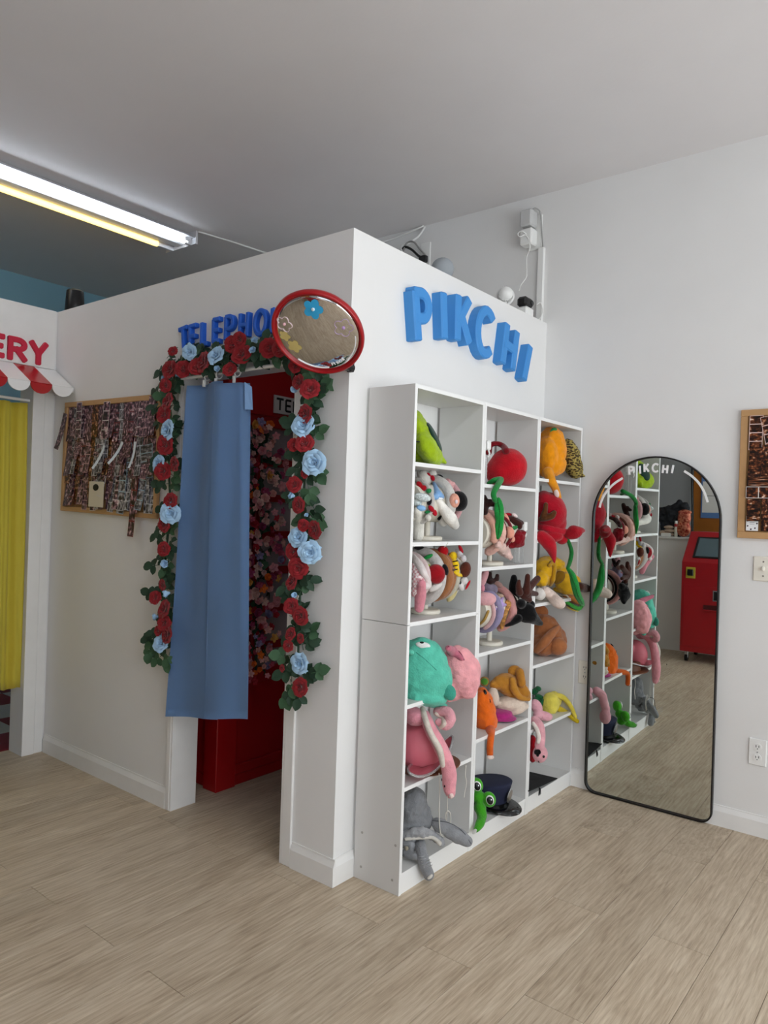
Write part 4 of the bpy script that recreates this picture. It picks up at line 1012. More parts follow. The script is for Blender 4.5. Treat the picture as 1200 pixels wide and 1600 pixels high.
class Plush:
    def __init__(s, on=None, lift=.0015, fix=False): s.bm = bmesh.new(); s.on = on; s.lift = lift; s.fix = fix; s.P = CL if fix else place
    def e(s, px, py, X, a, b, ang=0, d=None):
        c = s.P(px, py, X, min(a, b)); k = scale_at(c); an = R(ang)
        ex = RT*math.cos(an)+UP*math.sin(an); ey = UP*math.cos(an)-RT*math.sin(an)
        if s.on:
            c, nm = snap(s.on, px, py, X); nm = -nm if nm.dot(FW) > 0 else nm
            nm = (nm*.75-FW*.25).normalized(); c = c-FW*s.lift; ex = (ex-nm*ex.dot(nm)).normalized(); ey = nm.cross(ex)
            if ey.dot(UP*math.cos(an)-RT*math.sin(an)) < 0: ey = -ey
        add_ell(s.bm, c, (a*k, b*k, (min(a, b) if d is None else d)*k), Matrix((ex, ey, ex.cross(ey))).transposed(), 3)
        return s
    def w(s, c, rad, rot=None): add_ell(s.bm, c, rad, rot, 3); return s
    def t(s, pts, n=4, flat=1):
        P = [snap(s.on, p[0], p[1], p[2])[0]-FW*.001 if s.on else s.P(p[0], p[1], p[2], p[3]) for p in pts]; Q = smooth_path(P, n); rs = [p[3]*scale_at(q) for p, q in zip(pts, P)]
        for i in range(len(Q)-1):
            f = i/n; a = min(int(f), len(rs)-1); b = min(a+1, len(rs)-1); r0 = rs[a]+(rs[b]-rs[a])*(f-a)
            f1 = (i+1)/n; a1 = min(int(f1), len(rs)-1); b1 = min(a1+1, len(rs)-1); r1 = rs[a1]+(rs[b1]-rs[a1])*(f1-a1)
            add_cyl(s.bm, Q[i], Q[i+1], r0, r1, 12)
            if i: add_ell(s.bm, Q[i], (r0,)*3, sub=2)
        add_ell(s.bm, Q[0], (rs[0],)*3, sub=2); add_ell(s.bm, Q[-1], (rs[-1],)*3, sub=2)
        return s
    def ring(s, c, r, tr, a0, a1, n=20):
        """headband arc in the x-z plane"""
        P = [Vector((c[0]+r*math.cos(R(a0+(a1-a0)*i/n)), c[1], c[2]+r*math.sin(R(a0+(a1-a0)*i/n)))) for i in range(n+1)]
        for i in range(n): add_cyl(s.bm, P[i], P[i+1], tr, tr, 10)
        for q in P: add_ell(s.bm, q, (tr,)*3, sub=2)
        return s
    def make(s, name, h, parent, vox=.0045, wr=.0, wsc=.05, sm=6, m=None):
        if not s.on: BV.setdefault(parent.name, []).append(BVHTree.FromBMesh(s.bm))
        o = obj(name, s.bm, m or fabric(h), parent, smooth=True)
        rm = o.modifiers.new('r', 'REMESH'); rm.mode = 'VOXEL'; rm.voxel_size = vox; rm.use_smooth_shade = True
        if wr:
            tx = bpy.data.textures.new('wrinkle', 'CLOUDS'); tx.noise_scale = wsc; tx.noise_depth = 2; tx.noise_type = 'HARD_NOISE' if wr > .0055 else 'SOFT_NOISE'
            dm = o.modifiers.new('d', 'DISPLACE'); dm.texture = tx; dm.strength = wr*(1.9 if wr > .0055 else 1.2); dm.mid_level = .35 if wr > .0055 else .5; dm.texture_coords = 'LOCAL'
        sm_ = o.modifiers.new('s', 'SMOOTH'); sm_.iterations = sm; sm_.factor = .5
        PL.append(o); return o
PL_W = PL  # plank length kept
PL = []
def pl(name, px, py, X, label, cat, group=None):
    o = thing(name, SX(px, py, X), label, cat, group)
    if name == 'plush_headband': BV[o.name] = list(DRUMS)
    return o
def spot(name, px, py, X, a, b, ang, m, parent, d=None, lift=.0022):
    p_ = Plush(parent); p_.lift = lift
    return p_.e(px, py, X, a, b, ang, d if d is not None else min(a, b)*.5).make(name, None, parent, .002, m=m, sm=2)
M_eye = mat('black_eye', '08080a', .25); M_eyew = mat('white_felt', 'eeeeec', .9)
M_tag = mat('white_label', 'eee6e2', .7)

# --- first bookcase
t = pl('avocado_hat', 672, 724, .16, 'lime green avocado plush hat with dark green stone, top left compartment', 'hat')
AF = frame((.80, .38, .46)); AC = CL(668, 685, .16)
pq = Plush()
pq.w(AC+AF @ Vector((0, -.035, -.012)), (.105, .080, .045), AF).w(AC+AF @ Vector((0, .03, -.012)), (.075, .085, .040), AF).w(AC+AF @ Vector((0, .085, -.012)), (.045, .055, .03), AF)
pq.e(660, 703, .13, 25, 22, -8, 22).e(652, 686, .11, 15, 26, 8, 18).t([(664, 710, .14, 12), (682, 716, .17, 9), (695, 722, .19, 4)])
pq.make('crown', '9db81c', t, wr=.006)
Plush().w(AC+AF @ Vector((0, -.008, .026)), (.048, .066, .012), AF).make('stone', '16382c', t, .003)
Plush(t).e(652, 690, .16, 7, 1.2, -4, 3).make('mouth_seam', '2a3a12', t, .002, sm=2)

DRUMS = []
def stand(y, x, z0, h, r, ln, label):
    t = thing('headband_stand', (x, y, z0), label, 'display stand')
    bm = bmesh.new(); add_lathe(bm, [(0, 0), (.058, 0), (.062, .004), (.062, .014), (.056, .018), (0, .018)], Matrix.Translation((x, y, z0)), 32); obj('base', recalc(bm), M_cream, t, smooth=False)
    obj('post', cyl((x, y, z0+.016), (x, y, z0+h-r*.8), .012), M_cream, t)
    bm = bmesh.new(); M = Matrix.Translation((x, y-ln/2, z0+h)) @ Matrix.Rotation(R(-90), 4, 'X')
    add_lathe(bm, [(0, 0), (r*.93, 0), (r, .006), (r, ln-.006), (r*.93, ln), (0, ln)], M, 40); DRUMS.append(BVHTree.FromBMesh(bm)); obj('drum', recalc(bm), M_cream, t)
    return t
ST1 = (.125, .36, 1.2915+.150); ST2 = (.117, .375, .9975+.152); ST3 = (.165, .79, 1.1795+.145); ST4 = (.146, .844, .8195+.160)
stand(.36, .125, 1.2915, .150, .076, .28, 'cream headband stand carrying the white eared headbands, second compartment of the first bookcase')
stand(.375, .117, .9975, .152, .076, .28, 'cream headband stand carrying the bee and apple headbands, third compartment of the first bookcase')
stand(.79, .165, 1.1795, .145, .068, .27, 'cream headband stand with its round end showing, under the green vine')
stand(.844, .146, .8195, .160, .074, .30, 'cream headband stand carrying antlers, lilac star and black wing headbands')

# compartment with white plush headbands
gH = 'plush headbands on the stands'
t = pl('plush_headband', 690, 790, .2, 'white plush headband with two long hanging ears and a blue collar', 'headband')
Plush().ring((ST1[0], .385, ST1[2]), .094, .022, -50, 200).make('band', 'c9c6c0', t)
Plush().t([(652, 798, .27, 7), (653, 815, .28, 10.5), (654, 838, .28, 9)]).make('ear', 'e9e5da', t)
Plush().t([(682, 778, .27, 5), (692, 794, .29, 8), (704, 810, .31, 10.5), (711, 821, .32, 7)]).make('ear', 'efece4', t)
Plush().e(663, 748, .2, 11, 14, 20).make('head', 'd9d5cc', t); Plush().e(676, 740, .2, 7, 6).make('pompom', 'e4e1d9', t)
Plush().t([(653, 738, .21, 3), (656, 748, .22, 4), (654, 757, .22, 3)]).make('small_ear', 'b3aca4', t)
Plush().t([(678, 755, .24, 3), (684, 772, .27, 7), (690, 776, .28, 5)]).e(680, 776, .26, 7, 6).make('blue_dress', '7fa9d6', t)
Plush(t).e(688, 779, .29, 6, 2, 10).make('dress_lace', 'e6e8ea', t, .002)
heart = Plush().e(655, 757, .24, 4.5, 6, 40, 3).e(661, 763, .24, 5, 6, -60, 3); heart.make('heart', 'a50f1c', t, .002)
Plush().e(676, 747, .22, 3.5, 5, 20, 3).e(670, 741, .22, 2, 4, 45, 2).make('bow', 'b00f25', t, .002)
t = pl('plush_headband', 660, 780, .22, 'printed white frilled headband with a small black and green figure on it', 'headband')
Plush().ring((ST1[0], .262, ST1[2]), .088, .011, -60, 190).make('band', 'bdb8b2', t)
Plush().e(660, 777, .25, 14, 7, -12).e(651, 785, .25, 9, 6, -20).make('frill', 'cfd6d6', t, .003, m=mat('printed_cotton', 'c9d2d0', .9, var=.5, vscale=140))
Plush().e(658, 794, .25, 8, 5, -8).make('blue_hem', '8db9e3', t, .003)
Plush().e(670, 767, .24, 5, 4, 30).e(668, 800, .25, 5, 3, 10).make('green_collar', '217a43', t, .003)
Plush().e(671, 784, .25, 4, 6, -20).make('black_figure', '18141c', t, .003)
Plush().e(669, 809, .26, 5, 6, 10).make('pale_paw', 'd9d4ca', t, .003); Plush().e(669, 816, .27, 3.5, 5, 5).make('black_paw', '111014', t, .003)
Plush().e(674, 795, .27, 4, 6.5, 40, 3).e(679, 801, .27, 4, 6, 25, 3).make('heart', 'b01426', t, .002)
t = pl('plush_headband', 716, 783, .2, 'plush doll head with black bobbed hair and a peach face on a headband', 'headband')
Plush().ring((ST1[0], .455, ST1[2]), .090, .015, -50, 190).make('band', 'c99b9d', t)
Plush().e(717, 783, .22, 14, 16.5, 10, 12).make('hair', '0d0b0d', t)
Plush().e(710, 782, .245, 8.5, 12, 6, 7).make('face', 'dfa08a', t)
Plush(t).e(713, 784, .262, 2.5, 3.5, 0, 1.5).make('cheek', 'e9d6d8', t, .0015, sm=1)
Plush().e(687, 747, .2, 7, 6, -30).make('black_bow', '100e10', t); Plush().e(688, 809, .22, 6, 5, 20).make('black_shoe', '100e10', t)
Plush().e(702, 757, .2, 6, 11, 25, 6).e(708, 756, .2, 4, 4).make('pink_ear', 'd9a3a2', t)
Plush().e(694, 751, .22, 3, 3).make('yellow_flower', 'd8cc6d', t, .003)
Plush().e(692, 816, .2, 9, 3.5, -15).make('pink_tail', 'd6a6a6', t, .003)

# compartment with the apple and bee
t = pl('plush_headband', 655, 910, .25, 'pink gingham headband with lace edge and a hanging pink ear', 'headband')
def checker(name, a, b, s):
    m, nt, bb = new_mat(name); c = nt.nodes.new('ShaderNodeTexChecker'); tc = nt.nodes.new('ShaderNodeTexCoord'); c.inputs['Scale'].default_value = s
    c.inputs['Color1'].default_value = lin(a); c.inputs['Color2'].default_value = lin(b); nt.links.new(tc.outputs['Object'], c.inputs['Vector']); nt.links.new(c.outputs['Color'], bb.inputs['Base Color']); bb.inputs['Roughness'].default_value = .9; return m
M_ging = checker('pink_gingham', 'd89aa0', 'f0e3e2', 110)
Plush().ring((ST2[0], .262, ST2[2]), .090, .012, -60, 190).make('band', 'd9c2c0', t)
Plush().t([(649, 885, .24, 8), (655, 902, .26, 12), (652, 918, .26, 10), (648, 926, .25, 7)]).make('gingham_bow', None, t, .003, m=M_ging, wr=.006)
Plush().t([(643, 868, .22, 5), (652, 878, .25, 6), (662, 895, .27, 6), (670, 914, .27, 5), (662, 917, .28, 5)]).make('lace_trim', 'ddd3d0', t, .003, wr=.005)
Plush().t([(659, 912, .28, 7), (657, 930, .29, 9.5), (655, 950, .29, 8)]).make('ear', 'e08f9c', t)
t = pl('plush_headband', 684, 892, .2, 'pale plush headband with a red apple and a green leaf bow', 'headband')
Plush().ring((ST2[0], .340, ST2[2]), .094, .024, -75, 180).make('band', 'c6c2be', t)
Plush().e(681, 897, .27, 15, 16, 0, 13).make('apple', '960c18', t)
Plush().e(661, 880, .25, 4, 9, -10).e(669, 870, .25, 9, 3.5, 25).e(663, 892, .25, 4, 6, 15).make('leaf_bow', '1f8b41', t, .003)
Plush().e(668, 884, .26, 5, 3, 0).make('bow_knot', 'a9bf3c', t, .003)
Plush().e(696, 890, .24, 5, 10, 15).e(655, 856, .2, 9, 4, 0).make('black_ear', '121012', t)
Plush().e(680, 917, .25, 13, 6, 30).make('white_under', 'dedad5', t)
t = pl('plush_headband', 708, 875, .2, 'brown banded headband with a small striped yellow bee and a red cherry', 'headband')
Plush().ring((ST2[0], .405, ST2[2]), .093, .018, -80, 175).ring((ST2[0], .43, ST2[2]), .092, .016, -80, 175).make('band', 'a06a44', t)
Plush().ring((ST2[0], .462, ST2[2]), .091, .016, -75, 175).make('second_band', 'bdb9a9', t)
Plush().e(692, 861, .23, 9, 9).make('cherry', 'b5101a', t); obj('cherry_stalk', tube([SX(694, 855, .25), SX(698, 851, .26), SX(700, 848, .25)], .0012, 5), M_cream, t)
bee = Plush().e(708, 869, .27, 7, 7.5).e(711, 882, .27, 6.5, 9, 10).e(713, 891, .27, 5.5, 5).t([(711, 894, .28, 3), (716, 898, .29, 3), (722, 899, .29, 3)]).make('bee', 'ecc51c', t, .003)
for y in (877, 884, 890): Plush(t).t([(707.5, y+.7, .292, 1.0), (711, y, .297, 1.0), (714.5, y-.7, .29, 1.0)]).make('bee_stripe', '1d160a', t, .0012, sm=1)
for x in (706, 711): spot('bee_eye', x, 868.5, .296, .8, .8, 0, M_eye, t)
Plush().e(714, 860, .2, 3.5, 3, 0).e(719, 868, .2, 5, 8, 20).e(724, 873, .2, 5, 6, 0).make('pale_figure', 'c3bfc1', t, .003)
Plush().e(720, 858, .2, 3, 8, 25).make('red_ribbon', 'a80f20', t, .003)
Plush().e(727, 890, .17, 9, 13, -10).make('brown_ear', '5a2a1c', t)
t = pl('plush_headband', 718, 915, .2, 'small white plush head with a red bow over a cream drooping ear on a headband', 'headband')
Plush().ring((ST2[0], .497, ST2[2]), .088, .015, -75, 150).make('band', 'c9c4bc', t)
Plush().e(706, 930, .22, 6, 13, -35).make('cream_ear', 'c9bb85', t)
Plush().e(725, 907, .24, 6.5, 6.5).e(720, 916, .24, 5, 8, 20).make('white_head', 'd6d2d0', t, .003)
Plush().e(731, 914, .26, 2, 9, -28).make('bow', 'b81222', t, .002); spot('dark_patch', 718.5, 910, .262, 2.6, 3.4, 20, M_eye, t)

# teal and pink hats
t = pl('teal_hat', 672, 1100, .2, 'teal knit animal hat with one white felt eye beside the pale pink hat', 'hat')
Plush().e(656, 1045, .17, 44, 50, -14, 34).e(668, 1062, .2, 40, 40, -30, 30).e(663, 1088, .2, 37, 13, -8, 26).t([(650, 1091, .2, 9), (680, 1098, .22, 10), (693, 1105, .23, 7)]).make('crown', '5bbfa6', t, wr=.006)
Plush().e(702, 1082, .285, 11, 13.5, 20, 6).make('ear', '3f9a86', t)
Plush().e(642, 1019, .24, 6, 5, -20).make('snout_bump', '63c6ad', t)
Plush(t).e(661, 1008, .272, 12, 5.5, -10, 4).make('eye_white', 'e9e9e6', t, .0025, sm=3); spot('pupil', 659, 1005, .287, 5, 3.4, -10, M_eye, t, 3, .0075)
for s_ in (0,):
    Plush(t).t([(650, 1019, .285, .7), (664, 1030, .30, .7), (682, 1047, .30, .7)]).make('seam', '3f9885', t, .0012, sm=1)
t = pl('pink_hat', 724, 1092, .12, 'round pale pink plush hat with a dusky pink inner ear behind the teal hat', 'hat')
Plush().e(721, 1050, .235, 30, 43, 16, 26).e(706, 1062, .20, 26, 34, 0, 24).make('crown', 'f0a6ab', t, wr=.008)
Plush(t).t([(700, 1013, .265, 5), (707, 1018, .28, 8.5), (721, 1029, .28, 4)]).make('inner_ear', 'c06d80', t, .003)
Plush(t).t([(701, 1010, .275, 1.2), (709, 1012, .29, 1.2), (719, 1020, .295, 1.2), (725, 1031, .29, 1.2)]).make('ear_piping', '8e4459', t, .002, sm=1)

# pink cowboy hat, brown hat, bunny scarf hat
t = pl('cowboy_hat', 660, 1205, .2, 'pink felt cowboy hat with silver sequin edging, fifth compartment of the first bookcase', 'hat')
M_felt = mat('pink_felt', 'd9707f', .55, var=.04); M_seq = mat('silver_sequins', 'd8d8da', .25, metal=1, bump=1, bscale=420)
Plush().e(656, 1165, .16, 36, 38, 10, 30).e(642, 1146, .12, 20, 20, 0, 20).e(664, 1150, .14, 14, 24, -20, 14).make('crown', None, t, m=M_felt, sm=8)
bm = bmesh.new(); rows_ = []
e1, e2 = (SX(709, 1158, .17)-SX(676, 1183, .19)), (SX(679, 1197, .25)-SX(675, 1183, .19))
cc = SX(675, 1183, .185)
nb = e1.cross(e2).normalized()
for j in range(5):
    rr_ = .55+.45*j/4; rows_.append([bm.verts.new(cc+e1*rr_*math.cos(2*math.pi*k/40)+e2*rr_*math.sin(2*math.pi*k/40)-nb*.018*(j/4)**2*math.cos(4*math.pi*k/40)) for k in range(40)])
for a, b in zip(rows_, rows_[1:]):
    for k in range(40): bm.faces.new((a[k], a[(k+1) % 40], b[(k+1) % 40], b[k]))
edge_pts = [v.co.copy() for v in rows_[-1]]
bmesh.ops.solidify(bm, geom=bm.faces, thickness=.004); obj('brim', recalc(bm), M_felt, t, smooth=True)
obj('sequin_edge', tube(edge_pts, .0055, 6, True), M_seq, t)
t = pl('brown_hat', 700, 1210, .14, 'stiff brown hat with thin white cords under the pink cowboy hat', 'hat')
M_leather = mat('brown_leather', '6a3a1e', .45, var=.1)
c = Vector((.155, .385, Z1[4]+.0085)); bm = bmesh.new(); add_lathe(bm, [(0, .0), (.15, .0), (.155, .003), (.15, .006), (.09, .008), (.085, .055), (.075, .062), (0, .064)], Matrix.Translation(c) @ Matrix.Diagonal((.72, 1, 1, 1)), 40)
obj('hat_body', recalc(bm), M_leather, t, smooth=False)
M_cord = mat('white_cord', 'd9d5cb', .8)
obj('chin_cord', tube(smooth_path([SX(686, 1208, .265), SX(687, 1235, .262), SX(686, 1270, .262), SX(688, 1300, .262), SX(694, 1307, .262), SX(702, 1300, .262), SX(704, 1275, .262), SX(700, 1267, .262), SX(696, 1275, .262), SX(699, 1300, .262), SX(702, 1305, .262)], 5), .0022, 5), M_cord, t, smooth=True)
obj('chin_cord', tube(smooth_path([SX(699, 1240, .30), SX(699, 1262, .285), SX(697, 1285, .265), SX(694, 1304, .262)], 5), .0018, 5), M_cord, t, smooth=True)
obj('chin_cord', tube(smooth_path([SX(728, 1196, .235), SX(727, 1212, .236), SX(729, 1222, .236), SX(726, 1238, .236), SX(725, 1246, .236)], 5), .0020, 5), M_cord, t, smooth=True)
t = pl('bunny_scarf_hat', 680, 1130, .24, 'pink plush animal hat with a long cream lined flap hanging below the teal hat', 'hat')
Plush(fix=True).t([(664, 1118, .2, 9), (672, 1138, .24, 10), (684, 1160, .27, 11), (696, 1185, .29, 11.5), (702, 1208, .30, 12), (702, 1228, .30, 11), (704, 1240, .30, 8)], 5).make('flap', 'e59aa4', t, wr=.004, wsc=.01)
Plush().t([(660, 1108, .22, 5), (666, 1128, .25, 5), (674, 1148, .28, 5), (687, 1172, .305, 5.5), (692, 1196, .315, 4)], 5).make('lining', 'd6ccc0', t, .0035)
Plush().t([(684, 1112, .22, 8), (698, 1112, .24, 9), (704, 1123, .25, 9), (697, 1134, .25, 8), (685, 1128, .25, 6)], 5).make('rolled_paw', 'd99aa2', t, wr=.004, wsc=.012)
Plush().t([(681, 1115, .26, 3), (690, 1121, .28, 4), (694, 1131, .28, 4), (688, 1137, .27, 3)], 5).make('rolled_lining', 'cbb9ad', t, .003)
Plush().e(648, 1120, .12, 20, 14, -20).make('body', 'd18a96', t, wr=.006)
spot('eye', 694.5, 1228, .338, 1.4, 2.8, 0, M_eye, t, 1.2); spot('eye', 690, 1218, .335, 1, 3, 0, M_eye, t, 1); spot('nose', 705, 1243, .33, 4, 4.5, 20, fabric('e6cdc6'), t, 4)

# grey elephant hat
t = pl('elephant_hat', 660, 1330, .2, 'grey plush elephant hat with its trunk hanging over the bookcase plinth', 'hat')
Plush().e(643, 1262, .15, 24, 34, -12, 26).e(655, 1278, .17, 22, 24, 0, 24).e(643, 1290, .16, 24, 18, 0, 22).make('crown', '7c7e81', t, wr=.010)
Plush().t([(632, 1306, .2, 8), (655, 1300, .22, 8), (676, 1305, .23, 8), (690, 1318, .25, 6)], 5).e(640, 1318, .18, 14, 10).make('folded_rim', '9a9b9d', t, wr=.008, wsc=.02)
Plush().t([(634, 1311, .24, 3), (656, 1309, .26, 3), (676, 1309, .27, 3), (687, 1318, .28, 4)], 5).make('lining', 'c9c5bc', t, .003, wr=.003, wsc=.01)
Plush(fix=True).t([(656, 1316, .20, 9), (659, 1334, .245, 9.5), (664, 1352, .258, 9.5), (670, 1367, .258, 9)], 5).make('trunk', '85878a', t, wr=.003, wsc=.008)
for k in range(5): Plush(t).t([(654+k*2.0, 1338+k*4.2, .315, .5), (661+k*2.0, 1338+k*4.0, .325, .5), (668+k*1.9, 1335+k*4.0, .315, .5)]).make('trunk_crease', 'b0b2b4', t, .0012, sm=1)
Plush().e(672, 1370, .30, 6, 3, 40).make('trunk_tip', 'd3cec5', t, .003)
Plush().e(712, 1304, .25, 31, 13, -30, 8).e(688, 1290, .22, 16, 12, -35, 10).make('ear', '8b8d90', t, wr=.006)
Plush(t).t([(676, 1282, .25, .9), (700, 1285, .29, .9), (722, 1298, .30, .9), (736, 1318, .285, .9)], 5).make('ear_seam', '606266', t, .0018, sm=1)
Plush().t([(632, 1316, .22, 6), (642, 1318, .24, 6), (643, 1328, .24, 6), (633, 1333, .22, 7), (650, 1338, .22, 6)], 5).make('left_ear', '8b8d90', t, wr=.005)
Plush().e(636, 1325, .25, 4, 7).make('ear_lining', 'a89f8c', t, .003)

# --- middle bookcase
t = pl('red_hat', 795, 758, .15, 'bright red plush hat with a round open loop, top of the middle bookcase', 'hat')
Plush().e(794, 730, .17, 30, 30, 15, 29).e(776, 737, .13, 17, 23, 0, 22).e(808, 720, .20, 13, 16, 40, 16).e(790, 745, .16, 24, 15, 0, 24).e(784, 736, .15, 25, 22, 0, 26).make('crown', 'b8101f', t, wr=.005, sm=22)
Plush().t([(763, 706, .14, 6), (766, 696, .13, 4.5), (776, 693, .12, 4), (786, 697, .12, 4.5), (791, 705, .13, 6)], 6).make('loop', '7d0d18', t, .0035)  # shading inside the loop is put into its darker red
t = pl('leaf_vine_hat', 776, 756, .2, 'green plush leaf vine hanging from the red hat shelf of the middle bookcase', 'plush vine')
Plush(fix=True).t([(763, 755, .18, 3), (772, 751, .2, 5), (783, 749, .21, 4.5), (777, 759, .24, 5), (771, 772, .25, 4.5), (774, 782, .25, 4.5)], 6).make('stem', '1d8038', t, .0035)
Plush(fix=True).e(780, 800, .26, 8, 24, 4, 4).e(780, 822, .265, 7, 22, -8, 4).make('leaf', '1f8a3c', t, .003)
Plush(t).t([(777, 778, .275, .7), (781, 800, .282, .7), (780, 825, .282, .7), (778, 842, .27, .7)], 6).make('leaf_rib', '146128', t, .0014, sm=1)
M_clear, ntc, bc = new_mat('clear_plastic'); bc.inputs['Transmission Weight'].default_value = .95; bc.inputs['Roughness'].default_value = .08; bc.inputs['IOR'].default_value = 1.2; bc.inputs['Base Color'].default_value = (.95, .95, .95, 1)
def bottle(c, h, label):
    c = Vector(c); t = thing('spray_bottle', c, label, 'bottle')
    bm = bmesh.new(); r = .022; add_lathe(bm, [(0, .0), (r, .0), (r, h*.62), (r*.6, h*.70), (r*.45, h*.72), (0, h*.72)], Matrix.Translation(c), 20); obj('body', recalc(bm), M_clear, t, smooth=False)
    obj('neck', cyl(c+Vector((0, 0, h*.70)), c+Vector((0, 0, h*.78)), r*.55), M_white_pl, t)
    hd = obj('spray_head', box(c+Vector((-.016, -.014, h*.78)), c+Vector((.034, .014, h)), .004), M_white_pl, t)
    bm = bmesh.new(); add_tube(bm, [c+Vector((.028, 0, h*.78)), c+Vector((.034, 0, h*.70)), c+Vector((.028, 0, h*.62))], .004, 6); obj('trigger', bm, M_white_pl, t)
    obj('dip_tube', cyl(c+Vector((0, 0, .01)), c+Vector((0, 0, h*.7)), .002, seg=6), M_white_pl, t)
b0 = SZ(756.5, 757, Z2[0]+.008)
bottle((.196, .650, Z2[0]+.008), .185, 'clear spray bottle with white head beside the red hat')
bottle((.185, 1.025, Z2[1]+.008), .195, 'clear spray bottle with white top behind the dark red plush rose')

t = pl('plush_headband', 770, 800, .2, 'peach pleated headband over the round stand end with a dark antler', 'headband')
Plush().ring((ST3[0], .690, ST3[2]), .082, .018, -20, 200).make('band', 'd9a491', t, wr=.004, wsc=.01)
Plush().ring((ST3[0], .668, ST3[2]), .071, .003, -40, 220).make('piping', 'b9a99c', t, .003)
Plush().t([(757, 800, .14, 6), (758, 788, .14, 6), (756, 777, .13, 5)]).e(768, 788, .16, 10, 4, -8).e(766, 783, .16, 4, 4).make('antler', '2f1713', t)
t = pl('plush_headband', 790, 840, .24, 'pink fleecy headband with peach ear beside the green vine', 'headband')
Plush().ring((ST3[0], .740, ST3[2]), .086, .020, -75, 170).make('band', 'e3b3a6', t, wr=.006, wsc=.008)
Plush().t([(778, 851, .25, 6), (786, 857, .27, 11), (796, 870, .27, 6)], 3).make('fleece', 'e5c3ba', t, wr=.010, wsc=.010)
Plush().e(791, 812, .24, 5, 12, 20).e(796, 832, .25, 8, 10, 15).e(800, 842, .26, 5, 6, 30).make('peach_ear', 'e8a08a', t)
for q in ((786.5, 813.5), (788.5, 817), (793.5, 822)): spot('eye', q[0], q[1], .285, .9, .9, 0, M_eye, t)
t = pl('plush_headband', 800, 812, .2, 'brown antler headband with red and white trim above the dark red plush rose', 'headband')
Plush().ring((ST3[0], .79, ST3[2]), .078, .009, -60, 180).make('band', '5a2d22', t)
Plush().t([(790, 808, .22, 5), (800, 813, .22, 7), (812, 819, .22, 5)]).t([(806, 812, .22, 4), (815, 817, .22, 4)]).e(812, 823, .22, 4, 5).make('antler', '3b1b16', t, wr=.003)
Plush().e(795, 804, .22, 6, 3, -10).make('red_trim', 'b81528', t, .003); Plush().e(804, 805, .2, 6, 3, -35).e(787, 800, .22, 1.5, 5, 0).make('white_trim', 'e3d3d0', t, .003)
t = pl('plush_headband', 808, 842, .24, 'dark red woolly plush rose headband with a green leaf, in front of a clear bottle', 'headband')
Plush().ring((ST3[0], .845, ST3[2]), .076, .008, -60, 150).make('band', '7d2530', t)
Plush().e(808, 842, .25, 13, 15, -10, 12).e(799, 851, .25, 7, 7).e(817, 833, .25, 5, 6).make('rose', '7c0a18', t, wr=.008, wsc=.02)
Plush().e(803, 825, .26, 7, 3.5, 20, 2).make('leaf', '2f8a4a', t, .0025)

# antlers, lilac star, black wing
t = pl('plush_headband', 760, 937, .24, 'pale pink rounded ear headband at the left of the antler stand', 'headband')
Plush().ring((ST4[0], .735, ST4[2]), .082, .010, -60, 180).make('band', 'cfa8aa', t)
Plush().e(759, 936, .24, 17, 11, 0, 9).make('ear', 'dca6aa', t); Plush().t([(752, 910, .22, 7), (758, 897, .22, 6), (760, 892, .22, 4)]).make('ear', 'd39da2', t); Plush().e(754, 919, .25, 4, 7).make('small_ear', 'd48a98', t)
M_gold = mat('gold_sequins', 'c9a45c', .3, metal=1, bump=1, bscale=420)
Plush().t([(750, 975, .235, 2), (757, 968, .25, 2.5), (763, 955, .25, 2.5)]).make('sequin_trim', None, t, .003, m=M_gold)
t = pl('plush_headband', 765, 965, .24, 'lilac banded headband with grey and brown plush lumps and a small dark antler', 'headband')
Plush().ring((ST4[0], .775, ST4[2]), .085, .018, -95, 170).make('band', '8e87a6', t)
Plush().e(763, 918, .22, 10, 7, -20).e(772, 920, .22, 6, 8, 20).make('grey_lump', '7b7282', t); Plush().e(778, 913, .22, 9, 5, -25).make('brown_lump', '8f6f68', t); Plush().e(780, 924, .22, 7, 6).make('brown_lump', '8f6f68', t)
Plush().t([(764, 910, .2, 5), (765, 896, .2, 4)]).t([(766, 910, .2, 4), (776, 906, .2, 4), (777, 899, .2, 3.5)]).make('antler', '2b1512', t)
Plush().e(782, 931, .25, 6, 3.5, -10).make('cream_patch', 'b79c86', t, .003)
t = pl('plush_headband', 782, 945, .27, 'small lilac star plush with white eyes on a headband', 'headband')
Plush().ring((ST4[0], .82, ST4[2]), .078, .007, -50, 150).make('band', 'a696bf', t)
st = Plush().e(780, 945, .28, 7.5, 8.5, 0, 5)
for a in (60, -62, 160, -140, 0): st.t([(780, 945, .28, 5), (780+11*math.cos(R(a)), 945-13*math.sin(R(a)), .28, 2)])
st.make('star', 'b39ad0', t, .003)
for q in ((777.5, 939.5), (777, 948)): spot('eye', q[0], q[1], .305, 3, 3, 0, M_eyew, t, 1.6); spot('pupil', q[0], q[1], .312, 1.4, 1, 0, M_eye, t, 1, .006)
spot('mouth', 782, 944, .307, 1.6, 2.2, 0, fabric('c23f8f'), t)
t = pl('plush_headband', 800, 945, .24, 'dusky pink arched headband with a giraffe figure in the middle of the antler stand', 'headband')
Plush().ring((ST4[0], .885, ST4[2]), .094, .018, -70, 175).make('band', 'cf9590', t, wr=.004, wsc=.012)
M_gir = mat('giraffe_spots', 'c08a4a', .9, var=.75, vscale=90)
Plush().e(794, 944, .285, 6.5, 7).t([(793, 948, .28, 4), (788, 962, .285, 4), (785, 975, .285, 4), (784, 981, .285, 3)]).make('giraffe', None, t, .003, m=M_gir)
t = pl('plush_headband', 824, 955, .26, 'black wing shaped plush headband hanging out of the middle bookcase', 'headband')
